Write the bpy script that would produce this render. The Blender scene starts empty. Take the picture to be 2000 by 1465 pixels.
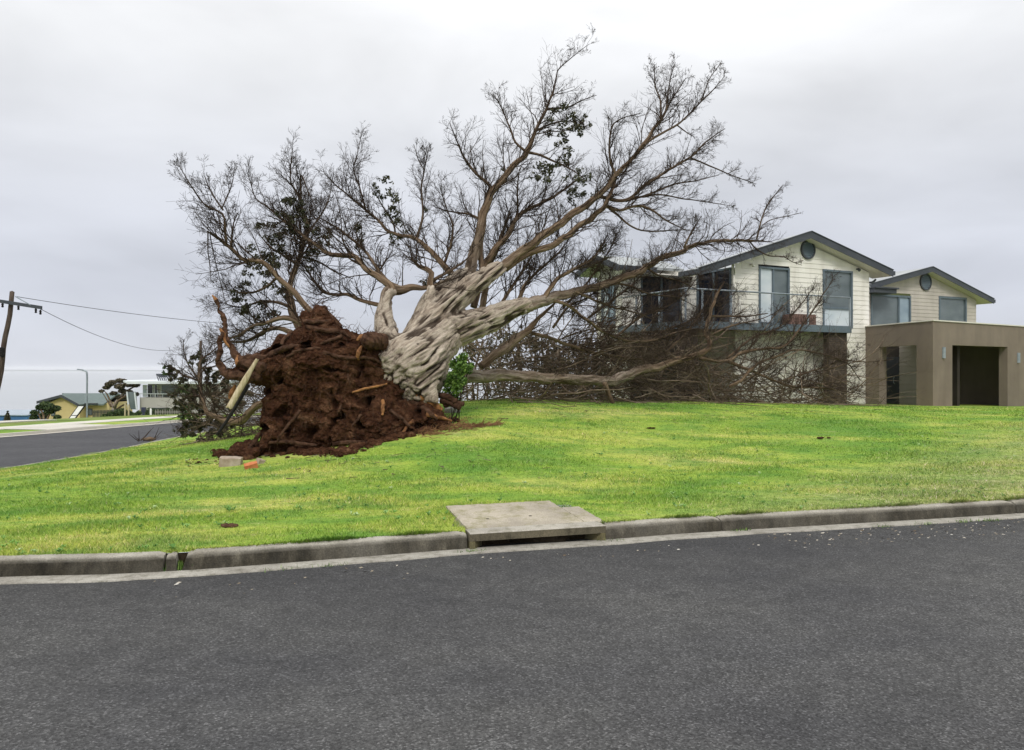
import bpy, math, random
import numpy as np
from mathutils import Vector, Matrix, noise as mnoise

random.seed(7)
rng = np.random.default_rng(11)
scene = bpy.context.scene
COL = scene.collection

# ------------------------------------------------------------------ camera
F = 1480.0          # focal length in photo pixels (photo 2000 x 1465)
CX, HY = 1000.0, 720.0
CAMZ = 1.6
cam_d = bpy.data.cameras.new('camera')
cam = bpy.data.objects.new('camera', cam_d)
COL.objects.link(cam)
cam.location = (0, 0, CAMZ)
cam.rotation_euler = (math.radians(90), 0, 0)
cam_d.sensor_width = 36.0
cam_d.lens = 36.0 * F / 2000.0
cam_d.shift_y = -(732.5 - HY) / 2000.0
cam_d.clip_start = 0.05
cam_d.clip_end = 40000
scene.camera = cam

# ------------------------------------------------------------------ world: bright overcast sky
world = bpy.data.worlds.new('World')
scene.world = world
world.use_nodes = True
SUN_EL, SUN_AZ = math.radians(42), math.radians(188)     # azimuth clockwise from +Y
wn = world.node_tree
wn.nodes.clear()


def nd(nt, typ, ins=None, **props):
    n = nt.nodes.new(typ)
    for k, v in props.items():
        setattr(n, k, v)
    if ins:
        for k, v in ins.items():
            s = n.inputs[k]
            if isinstance(v, bpy.types.NodeSocket):
                nt.links.new(v, s)
            else:
                s.default_value = v
    return n


def ramp(nt, fac, stops, interp='LINEAR'):
    n = nt.nodes.new('ShaderNodeValToRGB')
    cr = n.color_ramp
    cr.interpolation = interp
    while len(cr.elements) < len(stops):
        cr.elements.new(0.5)
    for e, (p, c) in zip(cr.elements, stops):
        e.position = p
        e.color = (c[0], c[1], c[2], 1) if not isinstance(c, (int, float)) else (c, c, c, 1)
    nt.links.new(fac, n.inputs[0])
    return n


def math_n(nt, op, a, b=None, clamp=False):
    n = nt.nodes.new('ShaderNodeMath')
    n.operation = op
    n.use_clamp = clamp
    for i, v in enumerate((a, b)):
        if v is None:
            continue
        if isinstance(v, bpy.types.NodeSocket):
            nt.links.new(v, n.inputs[i])
        else:
            n.inputs[i].default_value = v
    return n.outputs[0]


def mixc(nt, fac, a, b, blend='MIX'):
    n = nt.nodes.new('ShaderNodeMix')
    n.data_type = 'RGBA'
    n.blend_type = blend
    for s, v in ((n.inputs[0], fac), (n.inputs[6], a), (n.inputs[7], b)):
        if isinstance(v, bpy.types.NodeSocket):
            nt.links.new(v, s)
        elif isinstance(v, (int, float)):
            s.default_value = v
        else:
            s.default_value = (v[0], v[1], v[2], 1)
    return n.outputs[2]


sky = nd(wn, 'ShaderNodeTexSky', sky_type='NISHITA', sun_disc=False)
sky.sun_elevation = SUN_EL
sky.sun_rotation = SUN_AZ
tc = nd(wn, 'ShaderNodeTexCoord')
sep = nd(wn, 'ShaderNodeSeparateXYZ', {0: tc.outputs['Generated']})
mp = nd(wn, 'ShaderNodeMapping', {'Vector': tc.outputs['Generated'], 'Scale': (1.0, 1.0, 2.6), 'Location': (0.35, 0.1, 0.2)})
n1 = nd(wn, 'ShaderNodeTexNoise', {'Vector': mp.outputs[0], 'Scale': 2.3, 'Detail': 5.0, 'Roughness': 0.5, 'Distortion': 0.3})
elev = ramp(wn, sep.outputs[2], [(0.0, (.705, .735, .82)), (0.09, (.655, .68, .765)), (0.2, (.70, .72, .78)), (0.36, (.90, .91, .93)), (0.62, (1.28, 1.28, 1.29)), (1.0, (1.75, 1.75, 1.75))])
cl = ramp(wn, n1.outputs[0], [(0.33, 0.83), (0.5, 0.99), (0.66, 1.13)])
cloud = mixc(wn, 1.0, elev.outputs[0], cl.outputs[0], 'MULTIPLY')
skyc = mixc(wn, 1.0, sky.outputs[0], (.1, .1, .1), 'MULTIPLY')
tot = mixc(wn, 0.94, skyc, cloud)
lp = nd(wn, 'ShaderNodeBackground', {'Color': tot, 'Strength': 1.0})
wo = nd(wn, 'ShaderNodeOutputWorld', {'Surface': lp.outputs[0]})

# ------------------------------------------------------------------ sun (soft, behind left of the camera)
sun_d = bpy.data.lights.new('sun', 'SUN')
sun_d.energy = 1.5
sun_d.angle = math.radians(12)
sun_d.color = (1.0, .965, .91)
sun = bpy.data.objects.new('sun', sun_d)
COL.objects.link(sun)
sd = Vector((math.sin(SUN_AZ) * math.cos(SUN_EL), math.cos(SUN_AZ) * math.cos(SUN_EL), math.sin(SUN_EL)))
sun.rotation_euler = (-sd).to_track_quat('-Z', 'Y').to_euler()
sun.location = sd * 50

scene.view_settings.view_transform = 'Standard'
scene.view_settings.look = 'None'
scene.view_settings.exposure = 0.0
scene.view_settings.gamma = 1.0
scene.render.engine = 'CYCLES'
scene.cycles.max_bounces = 6
scene.cycles.diffuse_bounces = 3
scene.cycles.volume_bounces = 2
scene.cycles.use_denoising = True


# ------------------------------------------------------------------ helpers
def P(px, py, Y):
    """the place in the world, Y metres in front, that the photo shows at a pixel"""
    return np.array(((px - CX) / F * Y, Y, CAMZ - (py - HY) / F * Y))


class MB:
    """collects quads and triangles with optional per-vertex attributes"""

    def __init__(self):
        self.v, self.f, self.n, self.at = [], [], 0, {}

    def add(self, v, f, **at):
        v = np.asarray(v, float).reshape(-1, 3)
        self.v.append(v)
        for a in f if isinstance(f, list) and len(f) and isinstance(f[0], np.ndarray) else [np.asarray(f, int)]:
            self.f.append(a + self.n)
        for k, val in at.items():
            self.at.setdefault(k, []).append(np.asarray(val, float))
        self.n += len(v)

    def box(self, x0, x1, y0, y1, z0, z1):
        v = [(x, y, z) for z in (z0, z1) for y in (y0, y1) for x in (x0, x1)]
        self.add(v, [(0, 2, 3, 1), (4, 5, 7, 6), (0, 1, 5, 4), (2, 6, 7, 3), (0, 4, 6, 2), (1, 3, 7, 5)])

    def hexa(self, a, b):
        """loft between two quads (each 4 points)"""
        self.add(list(a) + list(b), [(3, 2, 1, 0), (4, 5, 6, 7), (0, 1, 5, 4), (1, 2, 6, 5), (2, 3, 7, 6), (3, 0, 4, 7)])

    def prism(self, poly, axis_from, axis_to):
        """convex polygon poly(list of 3d pts) swept by a vector pair"""
        a = [np.add(p, axis_from) for p in poly]
        b = [np.add(p, axis_to) for p in poly]
        n = len(poly)
        i0 = self.n
        self.v.append(np.array(a + b))
        self.n += 2 * n
        for i in range(n):
            j = (i + 1) % n
            self.f.append(np.array([(i0 + i, i0 + j, i0 + n + j, i0 + n + i)]))
        for i in range(1, n - 1):
            self.f.append(np.array([(i0, i0 + i + 1, i0 + i)]))
            self.f.append(np.array([(i0 + n, i0 + n + i, i0 + n + i + 1)]))

    def tube(self, pts, r, sides=8, cap=True, ref=None):
        pts = np.asarray(pts, float)
        m = len(pts)
        r = np.broadcast_to(np.asarray(r, float), (m,))
        t = np.gradient(pts, axis=0)
        t /= np.linalg.norm(t, axis=1)[:, None] + 1e-9
        ref = np.array(ref if ref is not None else (0.31, 0.17, 0.93))
        if abs(np.dot(t[0], ref)) > .9:
            ref = np.array((0.9, .3, .1))
        a = np.empty_like(t)
        cur = ref
        for i in range(m):
            c = cur - t[i] * np.dot(cur, t[i])
            c /= np.linalg.norm(c) + 1e-9
            a[i] = c
            cur = c
        b = np.cross(t, a)
        th = np.arange(sides) * 2 * math.pi / sides
        ring = np.cos(th)[None, :, None] * a[:, None] + np.sin(th)[None, :, None] * b[:, None]
        v = pts[:, None] + ring * r[:, None, None]
        idx = np.arange(m * sides).reshape(m, sides)
        nx = np.roll(idx, -1, 1)
        q = np.stack([idx[:-1], nx[:-1], nx[1:], idx[1:]], -1).reshape(-1, 4)
        L = np.concatenate([[0], np.cumsum(np.linalg.norm(np.diff(pts, axis=0), axis=1))])
        rm = max(r.max(), .004)
        bk = np.stack([np.cos(th)[None].repeat(m, 0) * rm, np.sin(th)[None].repeat(m, 0) * rm, L[:, None].repeat(sides, 1)], -1)
        off = np.array([random.uniform(-9, 9) for _ in range(3)])
        fs = [q]
        vv = v.reshape(-1, 3)
        bk = bk.reshape(-1, 3) + off
        rad = np.repeat(r, sides)
        if cap:
            vv = np.concatenate([vv, pts[:1] - t[:1] * r[0] * .3, pts[-1:] + t[-1:] * r[-1] * .5])
            bk = np.concatenate([bk, bk[:1], bk[-1:]])
            rad = np.concatenate([rad, rad[:1], rad[-1:]])
            c0, c1 = m * sides, m * sides + 1
            fs.append(np.stack([np.full(sides, c0), nx[0], idx[0]], -1))
            fs.append(np.stack([np.full(sides, c1), idx[-1], nx[-1]], -1))
        self.add(vv, fs, bk=bk, rad=rad)

    def twigs(self, pts, r, sides=3):
        """many thin branches at once: pts (M,K,3), r (M,K)"""
        M, K, _ = pts.shape
        if M == 0:
            return
        t = np.gradient(pts, axis=1)
        t /= np.linalg.norm(t, axis=2)[..., None] + 1e-9
        ref = rng.normal(size=(M, 1, 3))
        a = np.cross(t, ref)
        a /= np.linalg.norm(a, axis=2)[..., None] + 1e-9
        b = np.cross(t, a)
        th = np.arange(sides) * 2 * math.pi / sides
        v = pts[:, :, None] + (np.cos(th)[None, None, :, None] * a[:, :, None] + np.sin(th)[None, None, :, None] * b[:, :, None]) * r[:, :, None, None]
        idx = np.arange(M * K * sides).reshape(M, K, sides)
        nx = np.roll(idx, -1, 2)
        q = np.stack([idx[:, :-1], nx[:, :-1], nx[:, 1:], idx[:, 1:]], -1).reshape(-1, 4)
        vv = v.reshape(-1, 3)
        self.add(vv, [q], bk=vv * 1.0, rad=np.repeat(r.reshape(-1), sides))

    def mesh(self, name, smooth=False):
        V = np.concatenate(self.v)
        fl = [np.asarray(a) for a in self.f]
        me = bpy.data.meshes.new(name)
        sizes = np.concatenate([np.full(len(a), a.shape[1]) for a in fl])
        loops = np.concatenate([a.reshape(-1) for a in fl]).astype(np.int32)
        me.vertices.add(len(V))
        me.vertices.foreach_set('co', V.astype(np.float32).reshape(-1))
        me.loops.add(len(loops))
        me.loops.foreach_set('vertex_index', loops)
        me.polygons.add(len(sizes))
        st = np.concatenate([[0], np.cumsum(sizes)[:-1]]).astype(np.int32)
        me.polygons.foreach_set('loop_start', st)
        me.polygons.foreach_set('loop_total', sizes.astype(np.int32))
        me.polygons.foreach_set('use_smooth', np.full(len(sizes), bool(smooth)))
        me.update(calc_edges=True)
        for k, vals in self.at.items():
            d = np.concatenate(vals)
            if len(d) != len(V):
                continue
            if d.ndim == 2:
                at = me.attributes.new(k, 'FLOAT_VECTOR', 'POINT')
                at.data.foreach_set('vector', d.astype(np.float32).reshape(-1))
            else:
                at = me.attributes.new(k, 'FLOAT', 'POINT')
                at.data.foreach_set('value', d.astype(np.float32))
        me.validate()
        return me

    def build(self, name, mat, parent=None, smooth=False, **kw):
        me = self.mesh(name, smooth)
        me.materials.append(mat)
        o = bpy.data.objects.new(name, me)
        COL.objects.link(o)
        if parent is not None:
            o.parent = parent
        tag(o, **kw)
        return o


def tag(o, label=None, cat=None, group=None, kind=None):
    if label:
        o['label'] = label
    if cat:
        o['category'] = cat
    if group:
        o['group'] = group
    if kind:
        o['kind'] = kind
    return o


def empty(name, loc=(0, 0, 0), rz=0.0, **kw):
    o = bpy.data.objects.new(name, None)
    COL.objects.link(o)
    o.location = loc
    o.rotation_euler = (0, 0, rz)
    o.empty_display_size = .2
    return tag(o, **kw)


def copy_tree(o, parent=None):
    c = o.copy()
    COL.objects.link(c)
    if parent is not None:
        c.parent = parent
    for ch in list(o.children):
        copy_tree(ch, c)
    return c


def smooth_path(pts, step):
    """Catmull-Rom through rows (any number of columns), resampled about every `step`"""
    pts = np.asarray(pts, float)
    p = np.concatenate([2 * pts[:1] - pts[1:2], pts, 2 * pts[-1:] - pts[-2:-1]])
    out = []
    for i in range(1, len(p) - 2):
        d = np.linalg.norm((p[i + 1] - p[i])[:3])
        k = max(2, int(math.ceil(d / step)))
        for u in np.arange(k) / k:
            out.append(.5 * (2 * p[i] + (p[i + 1] - p[i - 1]) * u + (2 * p[i - 1] - 5 * p[i] + 4 * p[i + 1] - p[i + 2]) * u * u + (3 * p[i] - p[i - 1] - 3 * p[i + 1] + p[i + 2]) * u ** 3))
    out.append(p[-2])
    return np.array(out)


# ------------------------------------------------------------------ materials
def mat(name, base=(.5, .5, .5), rough=.8, fn=None, metallic=0.0, spec=.3):
    m = bpy.data.materials.new(name)
    m.use_nodes = True
    nt = m.node_tree
    b = nt.nodes['Principled BSDF']
    b.inputs['Base Color'].default_value = (*base, 1)
    b.inputs['Roughness'].default_value = rough
    b.inputs['Metallic'].default_value = metallic
    b.inputs['Specular IOR Level'].default_value = spec
    if fn:
        fn(nt, b)
    return m


def objco(nt):
    return nd(nt, 'ShaderNodeTexCoord').outputs['Object']


def bump(nt, b, h, strength=.5, dist=.02):
    n = nd(nt, 'ShaderNodeBump', {'Height': h, 'Strength': strength, 'Distance': dist})
    nt.links.new(n.outputs[0], b.inputs['Normal'])


def tex(nt, scale, detail=4.0, rough=.55, vec=None, dist=0.0, sc=None):
    v = vec if vec is not None else objco(nt)
    if sc is not None:
        v = nd(nt, 'ShaderNodeMapping', {'Vector': v, 'Scale': sc}).outputs[0]
    return nd(nt, 'ShaderNodeTexNoise', {'Vector': v, 'Scale': scale, 'Detail': detail, 'Roughness': rough, 'Distortion': dist}).outputs[0]


def noisy(c1, c2, scale, bump_s=.3, bump_d=.01, lo=.35, hi=.65, detail=6.0, sc=None):
    def fn(nt, b):
        t = tex(nt, scale, detail, .6, sc=sc)
        r = ramp(nt, t, [(lo, c1), (hi, c2)])
        nt.links.new(r.outputs[0], b.inputs['Base Color'])
        bump(nt, b, tex(nt, scale * 4, 4.0, .6, sc=sc), bump_s, bump_d)
    return fn


def asphalt_fn(c_dark, c_light):
    def fn(nt, b):
        co = objco(nt)
        vor = nd(nt, 'ShaderNodeTexVoronoi', {'Vector': co, 'Scale': 105.0, 'Randomness': 1.0})
        chip = nd(nt, 'ShaderNodeSeparateColor', {0: vor.outputs['Color']}).outputs[0]
        big = tex(nt, .35, 4.0, .6, vec=co, sc=(1.0, 1.6, 1.0))
        mid = tex(nt, 5.0, 5.0, .65, vec=co)
        fine = tex(nt, 85.0, 3.0, .7, vec=co)
        base = ramp(nt, big, [(.36, c_dark), (.64, c_light)]).outputs[0]
        k = ramp(nt, mid, [(.3, .80), (.7, 1.16)]).outputs[0]
        base = mixc(nt, 1.0, base, k, 'MULTIPLY')
        k2 = ramp(nt, chip, [(0.0, .50), (.55, .95), (.86, 1.2), (1.0, 2.1)]).outputs[0]
        base = mixc(nt, 1.0, base, k2, 'MULTIPLY')
        k3 = ramp(nt, fine, [(.32, .62), (.6, 1.1), (.75, 1.5)]).outputs[0]
        base = mixc(nt, .8, base, mixc(nt, 1.0, base, k3, 'MULTIPLY'))
        sx = nd(nt, 'ShaderNodeSeparateXYZ', {0: co})
        lane = math_n(nt, 'ADD', math_n(nt, 'SUBTRACT', sx.outputs[1], math_n(nt, 'MULTIPLY', sx.outputs[0], .29)), math_n(nt, 'MULTIPLY', big, .8))
        tr = ramp(nt, math_n(nt, 'MULTIPLY', math_n(nt, 'ADD', lane, 2.0), .1), [(.0, 1.0), (.30, .96), (.40, 1.10), (.52, 1.04), (.62, 1.14), (.72, 1.0), (.82, .90), (.88, .76)]).outputs[0]
        base = mixc(nt, 1.0, base, tr, 'MULTIPLY')
        st = tex(nt, 1.3, 6.0, .7, vec=co, dist=1.0)
        stn = ramp(nt, st, [(.66, 0.0), (.72, 1.0)]).outputs[0]
        base = mixc(nt, math_n(nt, 'MULTIPLY', stn, .55), base, (.022, .022, .022))
        nt.links.new(base, b.inputs['Base Color'])
        h = math_n(nt, 'ADD', vor.outputs['Distance'], fine)
        bump(nt, b, h, .75, .008)
    return fn


def grass_color(nt, use_tint):
    co = objco(nt)
    big = tex(nt, .42, 3.0, .55, vec=co, sc=(.55, 1.1, 1.0), dist=.5)
    mid = tex(nt, 1.7, 5.0, .6, vec=co, sc=(.7, 1.2, 1.0))
    fine = tex(nt, 14.0, 4.0, .65, vec=co)
    c = ramp(nt, big, [(.34, (.165, .285, .042)), (.46, (.265, .375, .056)), (.58, (.385, .435, .09)), (.7, (.48, .465, .16))]).outputs[0]
    c = mixc(nt, ramp(nt, mid, [(.42, 0.0), (.62, .75)]).outputs[0], c, (.12, .255, .044))
    c = mixc(nt, ramp(nt, tex(nt, 3.1, 5.0, .6, vec=co, sc=(.8, 1.6, 1)), [(.6, 0.0), (.72, .55)]).outputs[0], c, (.37, .36, .16))
    # dry, trodden strip beside the road on the right
    s = nd(nt, 'ShaderNodeSeparateXYZ', {0: co})
    line = math_n(nt, 'SUBTRACT', math_n(nt, 'ADD', math_n(nt, 'MULTIPLY', s.outputs[0], .95), 7.3), s.outputs[1])
    dry = math_n(nt, 'MULTIPLY', line, .30, True)
    rx = math_n(nt, 'MULTIPLY', math_n(nt, 'SUBTRACT', s.outputs[0], .3), .5, True)
    dryf = math_n(nt, 'MULTIPLY', math_n(nt, 'MULTIPLY', dry, rx), ramp(nt, tex(nt, 2.2, 6.0, .7, vec=co, sc=(.6, 1.5, 1)), [(.3, .3), (.6, 1.0)]).outputs[0])
    dc = ramp(nt, fine, [(.35, (.20, .24, .07)), (.65, (.42, .40, .21))]).outputs[0]
    c = mixc(nt, math_n(nt, 'MULTIPLY', dryf, .85), c, dc)
    k = ramp(nt, fine, [(.3, .74), (.7, 1.18)]).outputs[0]
    c = mixc(nt, 1.0, c, k, 'MULTIPLY')
    cl = tex(nt, 4.6, 4.0, .7, vec=co, sc=(1, 1.3, 1))
    c = mixc(nt, ramp(nt, cl, [(.60, 0.0), (.66, .7)]).outputs[0], c, (.07, .17, .03))
    sp = tex(nt, 9.0, 2.0, .5, vec=co)
    c = mixc(nt, ramp(nt, sp, [(.71, 0.0), (.75, .7)]).outputs[0], c, (.13, .10, .05))
    if use_tint:
        at = nd(nt, 'ShaderNodeAttribute', attribute_name='tint')
        k = ramp(nt, at.outputs['Fac'], [(0.0, (.55, .66, .6)), (.5, (1.0, 1.05, 1.0)), (.86, (1.2, 1.18, 1.0)), (.93, (1.9, 1.35, 2.6)), (1.0, (2.2, 1.5, 4.2))]).outputs[0]
        c = mixc(nt, 1.0, c, k, 'MULTIPLY')
    return c, fine


def lawn_fn(nt, b):
    c, fine = grass_color(nt, False)
    nt.links.new(c, b.inputs['Base Color'])
    bump(nt, b, fine, .8, .03)


def blade_fn(nt, b):
    c, fine = grass_color(nt, True)
    nt.links.new(c, b.inputs['Base Color'])


def concrete_fn(light, dark, stain, sc=1.0):
    def fn(nt, b):
        co = objco(nt)
        t = tex(nt, 2.2 * sc, 6.0, .65, vec=co)
        c = ramp(nt, t, [(.32, dark), (.62, light)]).outputs[0]
        t2 = tex(nt, 9.0 * sc, 6.0, .7, vec=co, sc=(1, 1, .6))
        c = mixc(nt, ramp(nt, t2, [(.48, 0.0), (.66, .75)]).outputs[0], c, stain)
        g = tex(nt, 90.0, 3.0, .6, vec=co)
        c = mixc(nt, 1.0, c, ramp(nt, g, [(.3, .72), (.7, 1.22)]).outputs[0], 'MULTIPLY')
        nt.links.new(c, b.inputs['Base Color'])
        bump(nt, b, math_n(nt, 'ADD', g, math_n(nt, 'MULTIPLY', t2, 2.0)), .5, .006)
    return fn


def kerb_fn(nt, b):
    """weathered kerb: mould stains on the upright face, bare paler concrete on top"""
    co = objco(nt)
    at = nd(nt, 'ShaderNodeAttribute', attribute_name='face').outputs['Fac']
    t = tex(nt, 3.0, 6.0, .65, vec=co)
    c = ramp(nt, t, [(.32, (.23, .21, .17)), (.65, (.42, .395, .335))]).outputs[0]
    t2 = tex(nt, 7.0, 7.0, .72, vec=co, sc=(1, 1, .35))
    c2 = ramp(nt, t2, [(.36, (.016, .014, .009)), (.54, (.046, .040, .028)), (.72, (.125, .112, .082))]).outputs[0]
    side = math_n(nt, 'MULTIPLY', at, ramp(nt, tex(nt, 1.1, 4.0, .6, vec=co), [(.3, .72), (.6, 1.0)]).outputs[0])
    c = mixc(nt, side, c, c2)
    g = tex(nt, 80.0, 3.0, .6, vec=co)
    c = mixc(nt, 1.0, c, ramp(nt, g, [(.3, .7), (.7, 1.25)]).outputs[0], 'MULTIPLY')
    nt.links.new(c, b.inputs['Base Color'])
    bump(nt, b, math_n(nt, 'ADD', g, math_n(nt, 'MULTIPLY', t2, 2.0)), .6, .008)


def bark_fn(nt, b):
    co = nd(nt, 'ShaderNodeAttribute', attribute_name='bk').outputs['Vector']
    rad = nd(nt, 'ShaderNodeAttribute', attribute_name='rad').outputs['Fac']
    v = nd(nt, 'ShaderNodeMapping', {'Vector': co, 'Scale': (1, 1, .16)}).outputs[0]
    n1 = tex(nt, 9.0, 7.0, .62, vec=v, dist=.7)
    n2 = tex(nt, 30.0, 5.0, .65, vec=v, dist=.3)
    n3 = tex(nt, 1.6, 4.0, .6, vec=co)
    pale = ramp(nt, n1, [(.3, (.045, .035, .026)), (.41, (.19, .155, .12)), (.52, (.36, .315, .265)), (.7, (.50, .45, .395))]).outputs[0]
    pale = mixc(nt, ramp(nt, n3, [(.5, 0.0), (.68, .5)]).outputs[0], pale, (.22, .145, .085))
    brown = ramp(nt, n1, [(.3, (.042, .027, .017)), (.45, (.15, .100, .062)), (.65, (.29, .21, .138))]).outputs[0]
    thin = ramp(nt, n2, [(.3, (.024, .017, .012)), (.7, (.082, .057, .041))]).outputs[0]
    c = mixc(nt, ramp(nt, rad, [(.010, 0.0), (.045, 1.0)]).outputs[0], thin, brown)
    c = mixc(nt, ramp(nt, rad, [(.10, 0.0), (.20, 1.0)]).outputs[0], c, pale)
    c = mixc(nt, 1.0, c, ramp(nt, n2, [(.3, .72), (.7, 1.2)]).outputs[0], 'MULTIPLY')
    nt.links.new(c, b.inputs['Base Color'])
    bump(nt, b, math_n(nt, 'ADD', math_n(nt, 'MULTIPLY', n1, 2.0), n2), .9, .035)


def soil_fn(nt, b):
    co = objco(nt)
    n1 = tex(nt, 3.4, 8.0, .72, vec=co, dist=.6)
    n2 = tex(nt, 16.0, 6.0, .7, vec=co)
    c = ramp(nt, n1, [(.3, (.020, .0095, .0055)), (.44, (.060, .026, .0145)), (.56, (.10, .047, .025)), (.68, (.20, .11, .062))]).outputs[0]
    c = mixc(nt, 1.0, c, ramp(nt, n2, [(.28, .45), (.5, .95), (.75, 1.6)]).outputs[0], 'MULTIPLY')
    nt.links.new(c, b.inputs['Base Color'])
    bump(nt, b, math_n(nt, 'ADD', n2, tex(nt, 50.0, 4.0, .7, vec=co)), 1.0, .04)


def leaf_fn(c1, c2, c3):
    def fn(nt, b):
        at = nd(nt, 'ShaderNodeAttribute', attribute_name='tint').outputs['Fac']
        nt.links.new(ramp(nt, at, [(0.0, c1), (.6, c2), (1.0, c3)]).outputs[0], b.inputs['Base Color'])
    return fn


def sea_fn(nt, b):
    co = objco(nt)
    t = tex(nt, .05, 6.0, .6, vec=co, sc=(.35, 1.0, 1.0))
    bump(nt, b, t, .35, 1.5)
    big = tex(nt, .0012, 4.0, .6, vec=co, sc=(.3, 1.5, 1.0))
    nt.links.new(ramp(nt, big, [(.35, (.33, .35, .37)), (.65, (.38, .40, .415))]).outputs[0], b.inputs['Base Color'])


M = {}
M['asphalt'] = mat('asphalt', rough=.85, fn=asphalt_fn((.060, .060, .062), (.094, .093, .090)))
M['asphalt_new'] = mat('asphalt_side', rough=.85, fn=asphalt_fn((.082, .082, .090), (.105, .105, .112)))
M['lawn'] = mat('lawn', rough=.95, fn=lawn_fn, spec=.1)
M['blade'] = mat('grass_blade', rough=.7, fn=blade_fn, spec=.15)
M['concrete'] = mat('concrete', rough=.9, fn=concrete_fn((.42, .39, .33), (.30, .28, .24), (.17, .16, .11)))
M['slab'] = mat('slab_concrete', rough=.9, fn=concrete_fn((.45, .40, .315), (.27, .24, .19), (.185, .175, .065), .62))
M['gutter'] = mat('gutter_concrete', rough=.9, fn=concrete_fn((.40, .38, .33), (.27, .25, .215), (.15, .14, .105)))
M['path'] = mat('path_concrete', rough=.9, fn=concrete_fn((.62, .59, .52), (.53, .50, .44), (.50, .49, .44), .2))
M['kerb'] = mat('kerb_concrete', rough=.9, fn=kerb_fn)
M['bark'] = mat('bark', rough=.92, fn=bark_fn, spec=.15)
M['soil'] = mat('red_soil', rough=1.0, fn=soil_fn, spec=.05)
M['root'] = mat('root_bark', rough=.9, fn=noisy((.030, .015, .009), (.115, .062, .038), 9.0, .8, .03), spec=.1)
M['rawwood'] = mat('split_wood', rough=.8, fn=noisy((.10, .04, .016), (.40, .19, .065), 7.0, .8, .02))
M['leaf_dark'] = mat('leaf_dark', rough=.65, fn=leaf_fn((.028, .031, .015), (.055, .058, .027), (.115, .11, .055)))
M['leaf_mid'] = mat('leaf_mid', rough=.6, fn=leaf_fn((.018, .038, .012), (.045, .08, .022), (.12, .15, .055)))
M['leaf_bright'] = mat('leaf_bright', rough=.5, fn=leaf_fn((.028, .068, .010), (.085, .165, .022), (.25, .37, .085)))
M['dark_soil'] = mat('gap_shade_soil', rough=1.0, fn=noisy((.018, .014, .009), (.05, .038, .024), 12.0, .6, .02), spec=.05)  # soil colour darkened to stand for the shadow in the kerb gap
M['sea'] = mat('sea_water', (.30, .31, .32), .28, sea_fn, spec=.5)
M['dark'] = mat('dark_void', (.012, .011, .010), .9)

# ------------------------------------------------------------------ terrain
class TPS:
    def __init__(self, pts):
        p = np.array(pts, float)
        self.c = p[:, :2]
        n = len(p)
        K = self.phi(self.c, self.c)
        Pm = np.concatenate([np.ones((n, 1)), self.c], 1)
        A = np.block([[K + 1e-6 * np.eye(n), Pm], [Pm.T, np.zeros((3, 3))]])
        w = np.linalg.solve(A, np.concatenate([p[:, 2], np.zeros(3)]))
        self.w, self.a = w[:n], w[n:]

    @staticmethod
    def phi(a, b):
        d2 = ((a[:, None] - b[None]) ** 2).sum(-1)
        return .5 * d2 * np.log(d2 + 1e-9)

    def __call__(self, x, y):
        x = np.asarray(x, float)
        q = np.stack([x.reshape(-1), np.asarray(y, float).reshape(-1)], 1)
        out = np.empty(len(q))
        for i in range(0, len(q), 20000):
            s = q[i:i + 20000]
            out[i:i + 20000] = self.phi(s, self.c) @ self.w + self.a[0] + s @ self.a[1:]
        return out.reshape(x.shape)


def path2(pts, step=.12):
    return smooth_path(np.array(pts, float), step)


KERB = path2([(45, 20.2), (30, 15.7), (20, 12.7), (10, 9.68), (5.66, 8.37), (2.06, 7.45), (.87, 7.07), (-.38, 6.71), (-2.61, 5.95), (-3.93, 5.80),
              (-5.6, 5.65), (-7.6, 5.95), (-9.5, 7.3), (-10.6, 9.8), (-10.95, 13), (-11.05, 16.4), (-11.5, 22), (-12.3, 28.5), (-13, 45), (-9, 70), (0, 95)])
FARK = path2([(-27, 3), (-23.5, 10), (-21.6, 20), (-20, 29.6), (-18.2, 42), (-15.5, 55), (-12, 72), (-5, 97)], .4)


def path_frame(path):
    t = np.gradient(path, axis=0)
    t /= np.linalg.norm(t, axis=1)[:, None]
    return t, np.stack([t[:, 1], -t[:, 0]], 1)        # tangent, right-hand normal


KT, KN = path_frame(KERB)
FT, FN = path_frame(FARK)
KS = np.concatenate([[0], np.cumsum(np.linalg.norm(np.diff(KERB, axis=0), axis=1))])


def sdist(path, nrm, x, y):
    """signed distance: positive on the right-hand side"""
    x = np.asarray(x, float)
    q = np.stack([x.reshape(-1), np.asarray(y, float).reshape(-1)], 1)
    out = np.empty(len(q))
    for i in range(0, len(q), 8000):
        s = q[i:i + 8000]
        d2 = ((s[:, None] - path[None]) ** 2).sum(-1)
        j = d2.argmin(1)
        sg = ((s - path[j]) * nrm[j]).sum(1)
        out[i:i + 8000] = np.sign(sg) * np.sqrt(d2[np.arange(len(s)), j])
    return out.reshape(x.shape)


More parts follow.
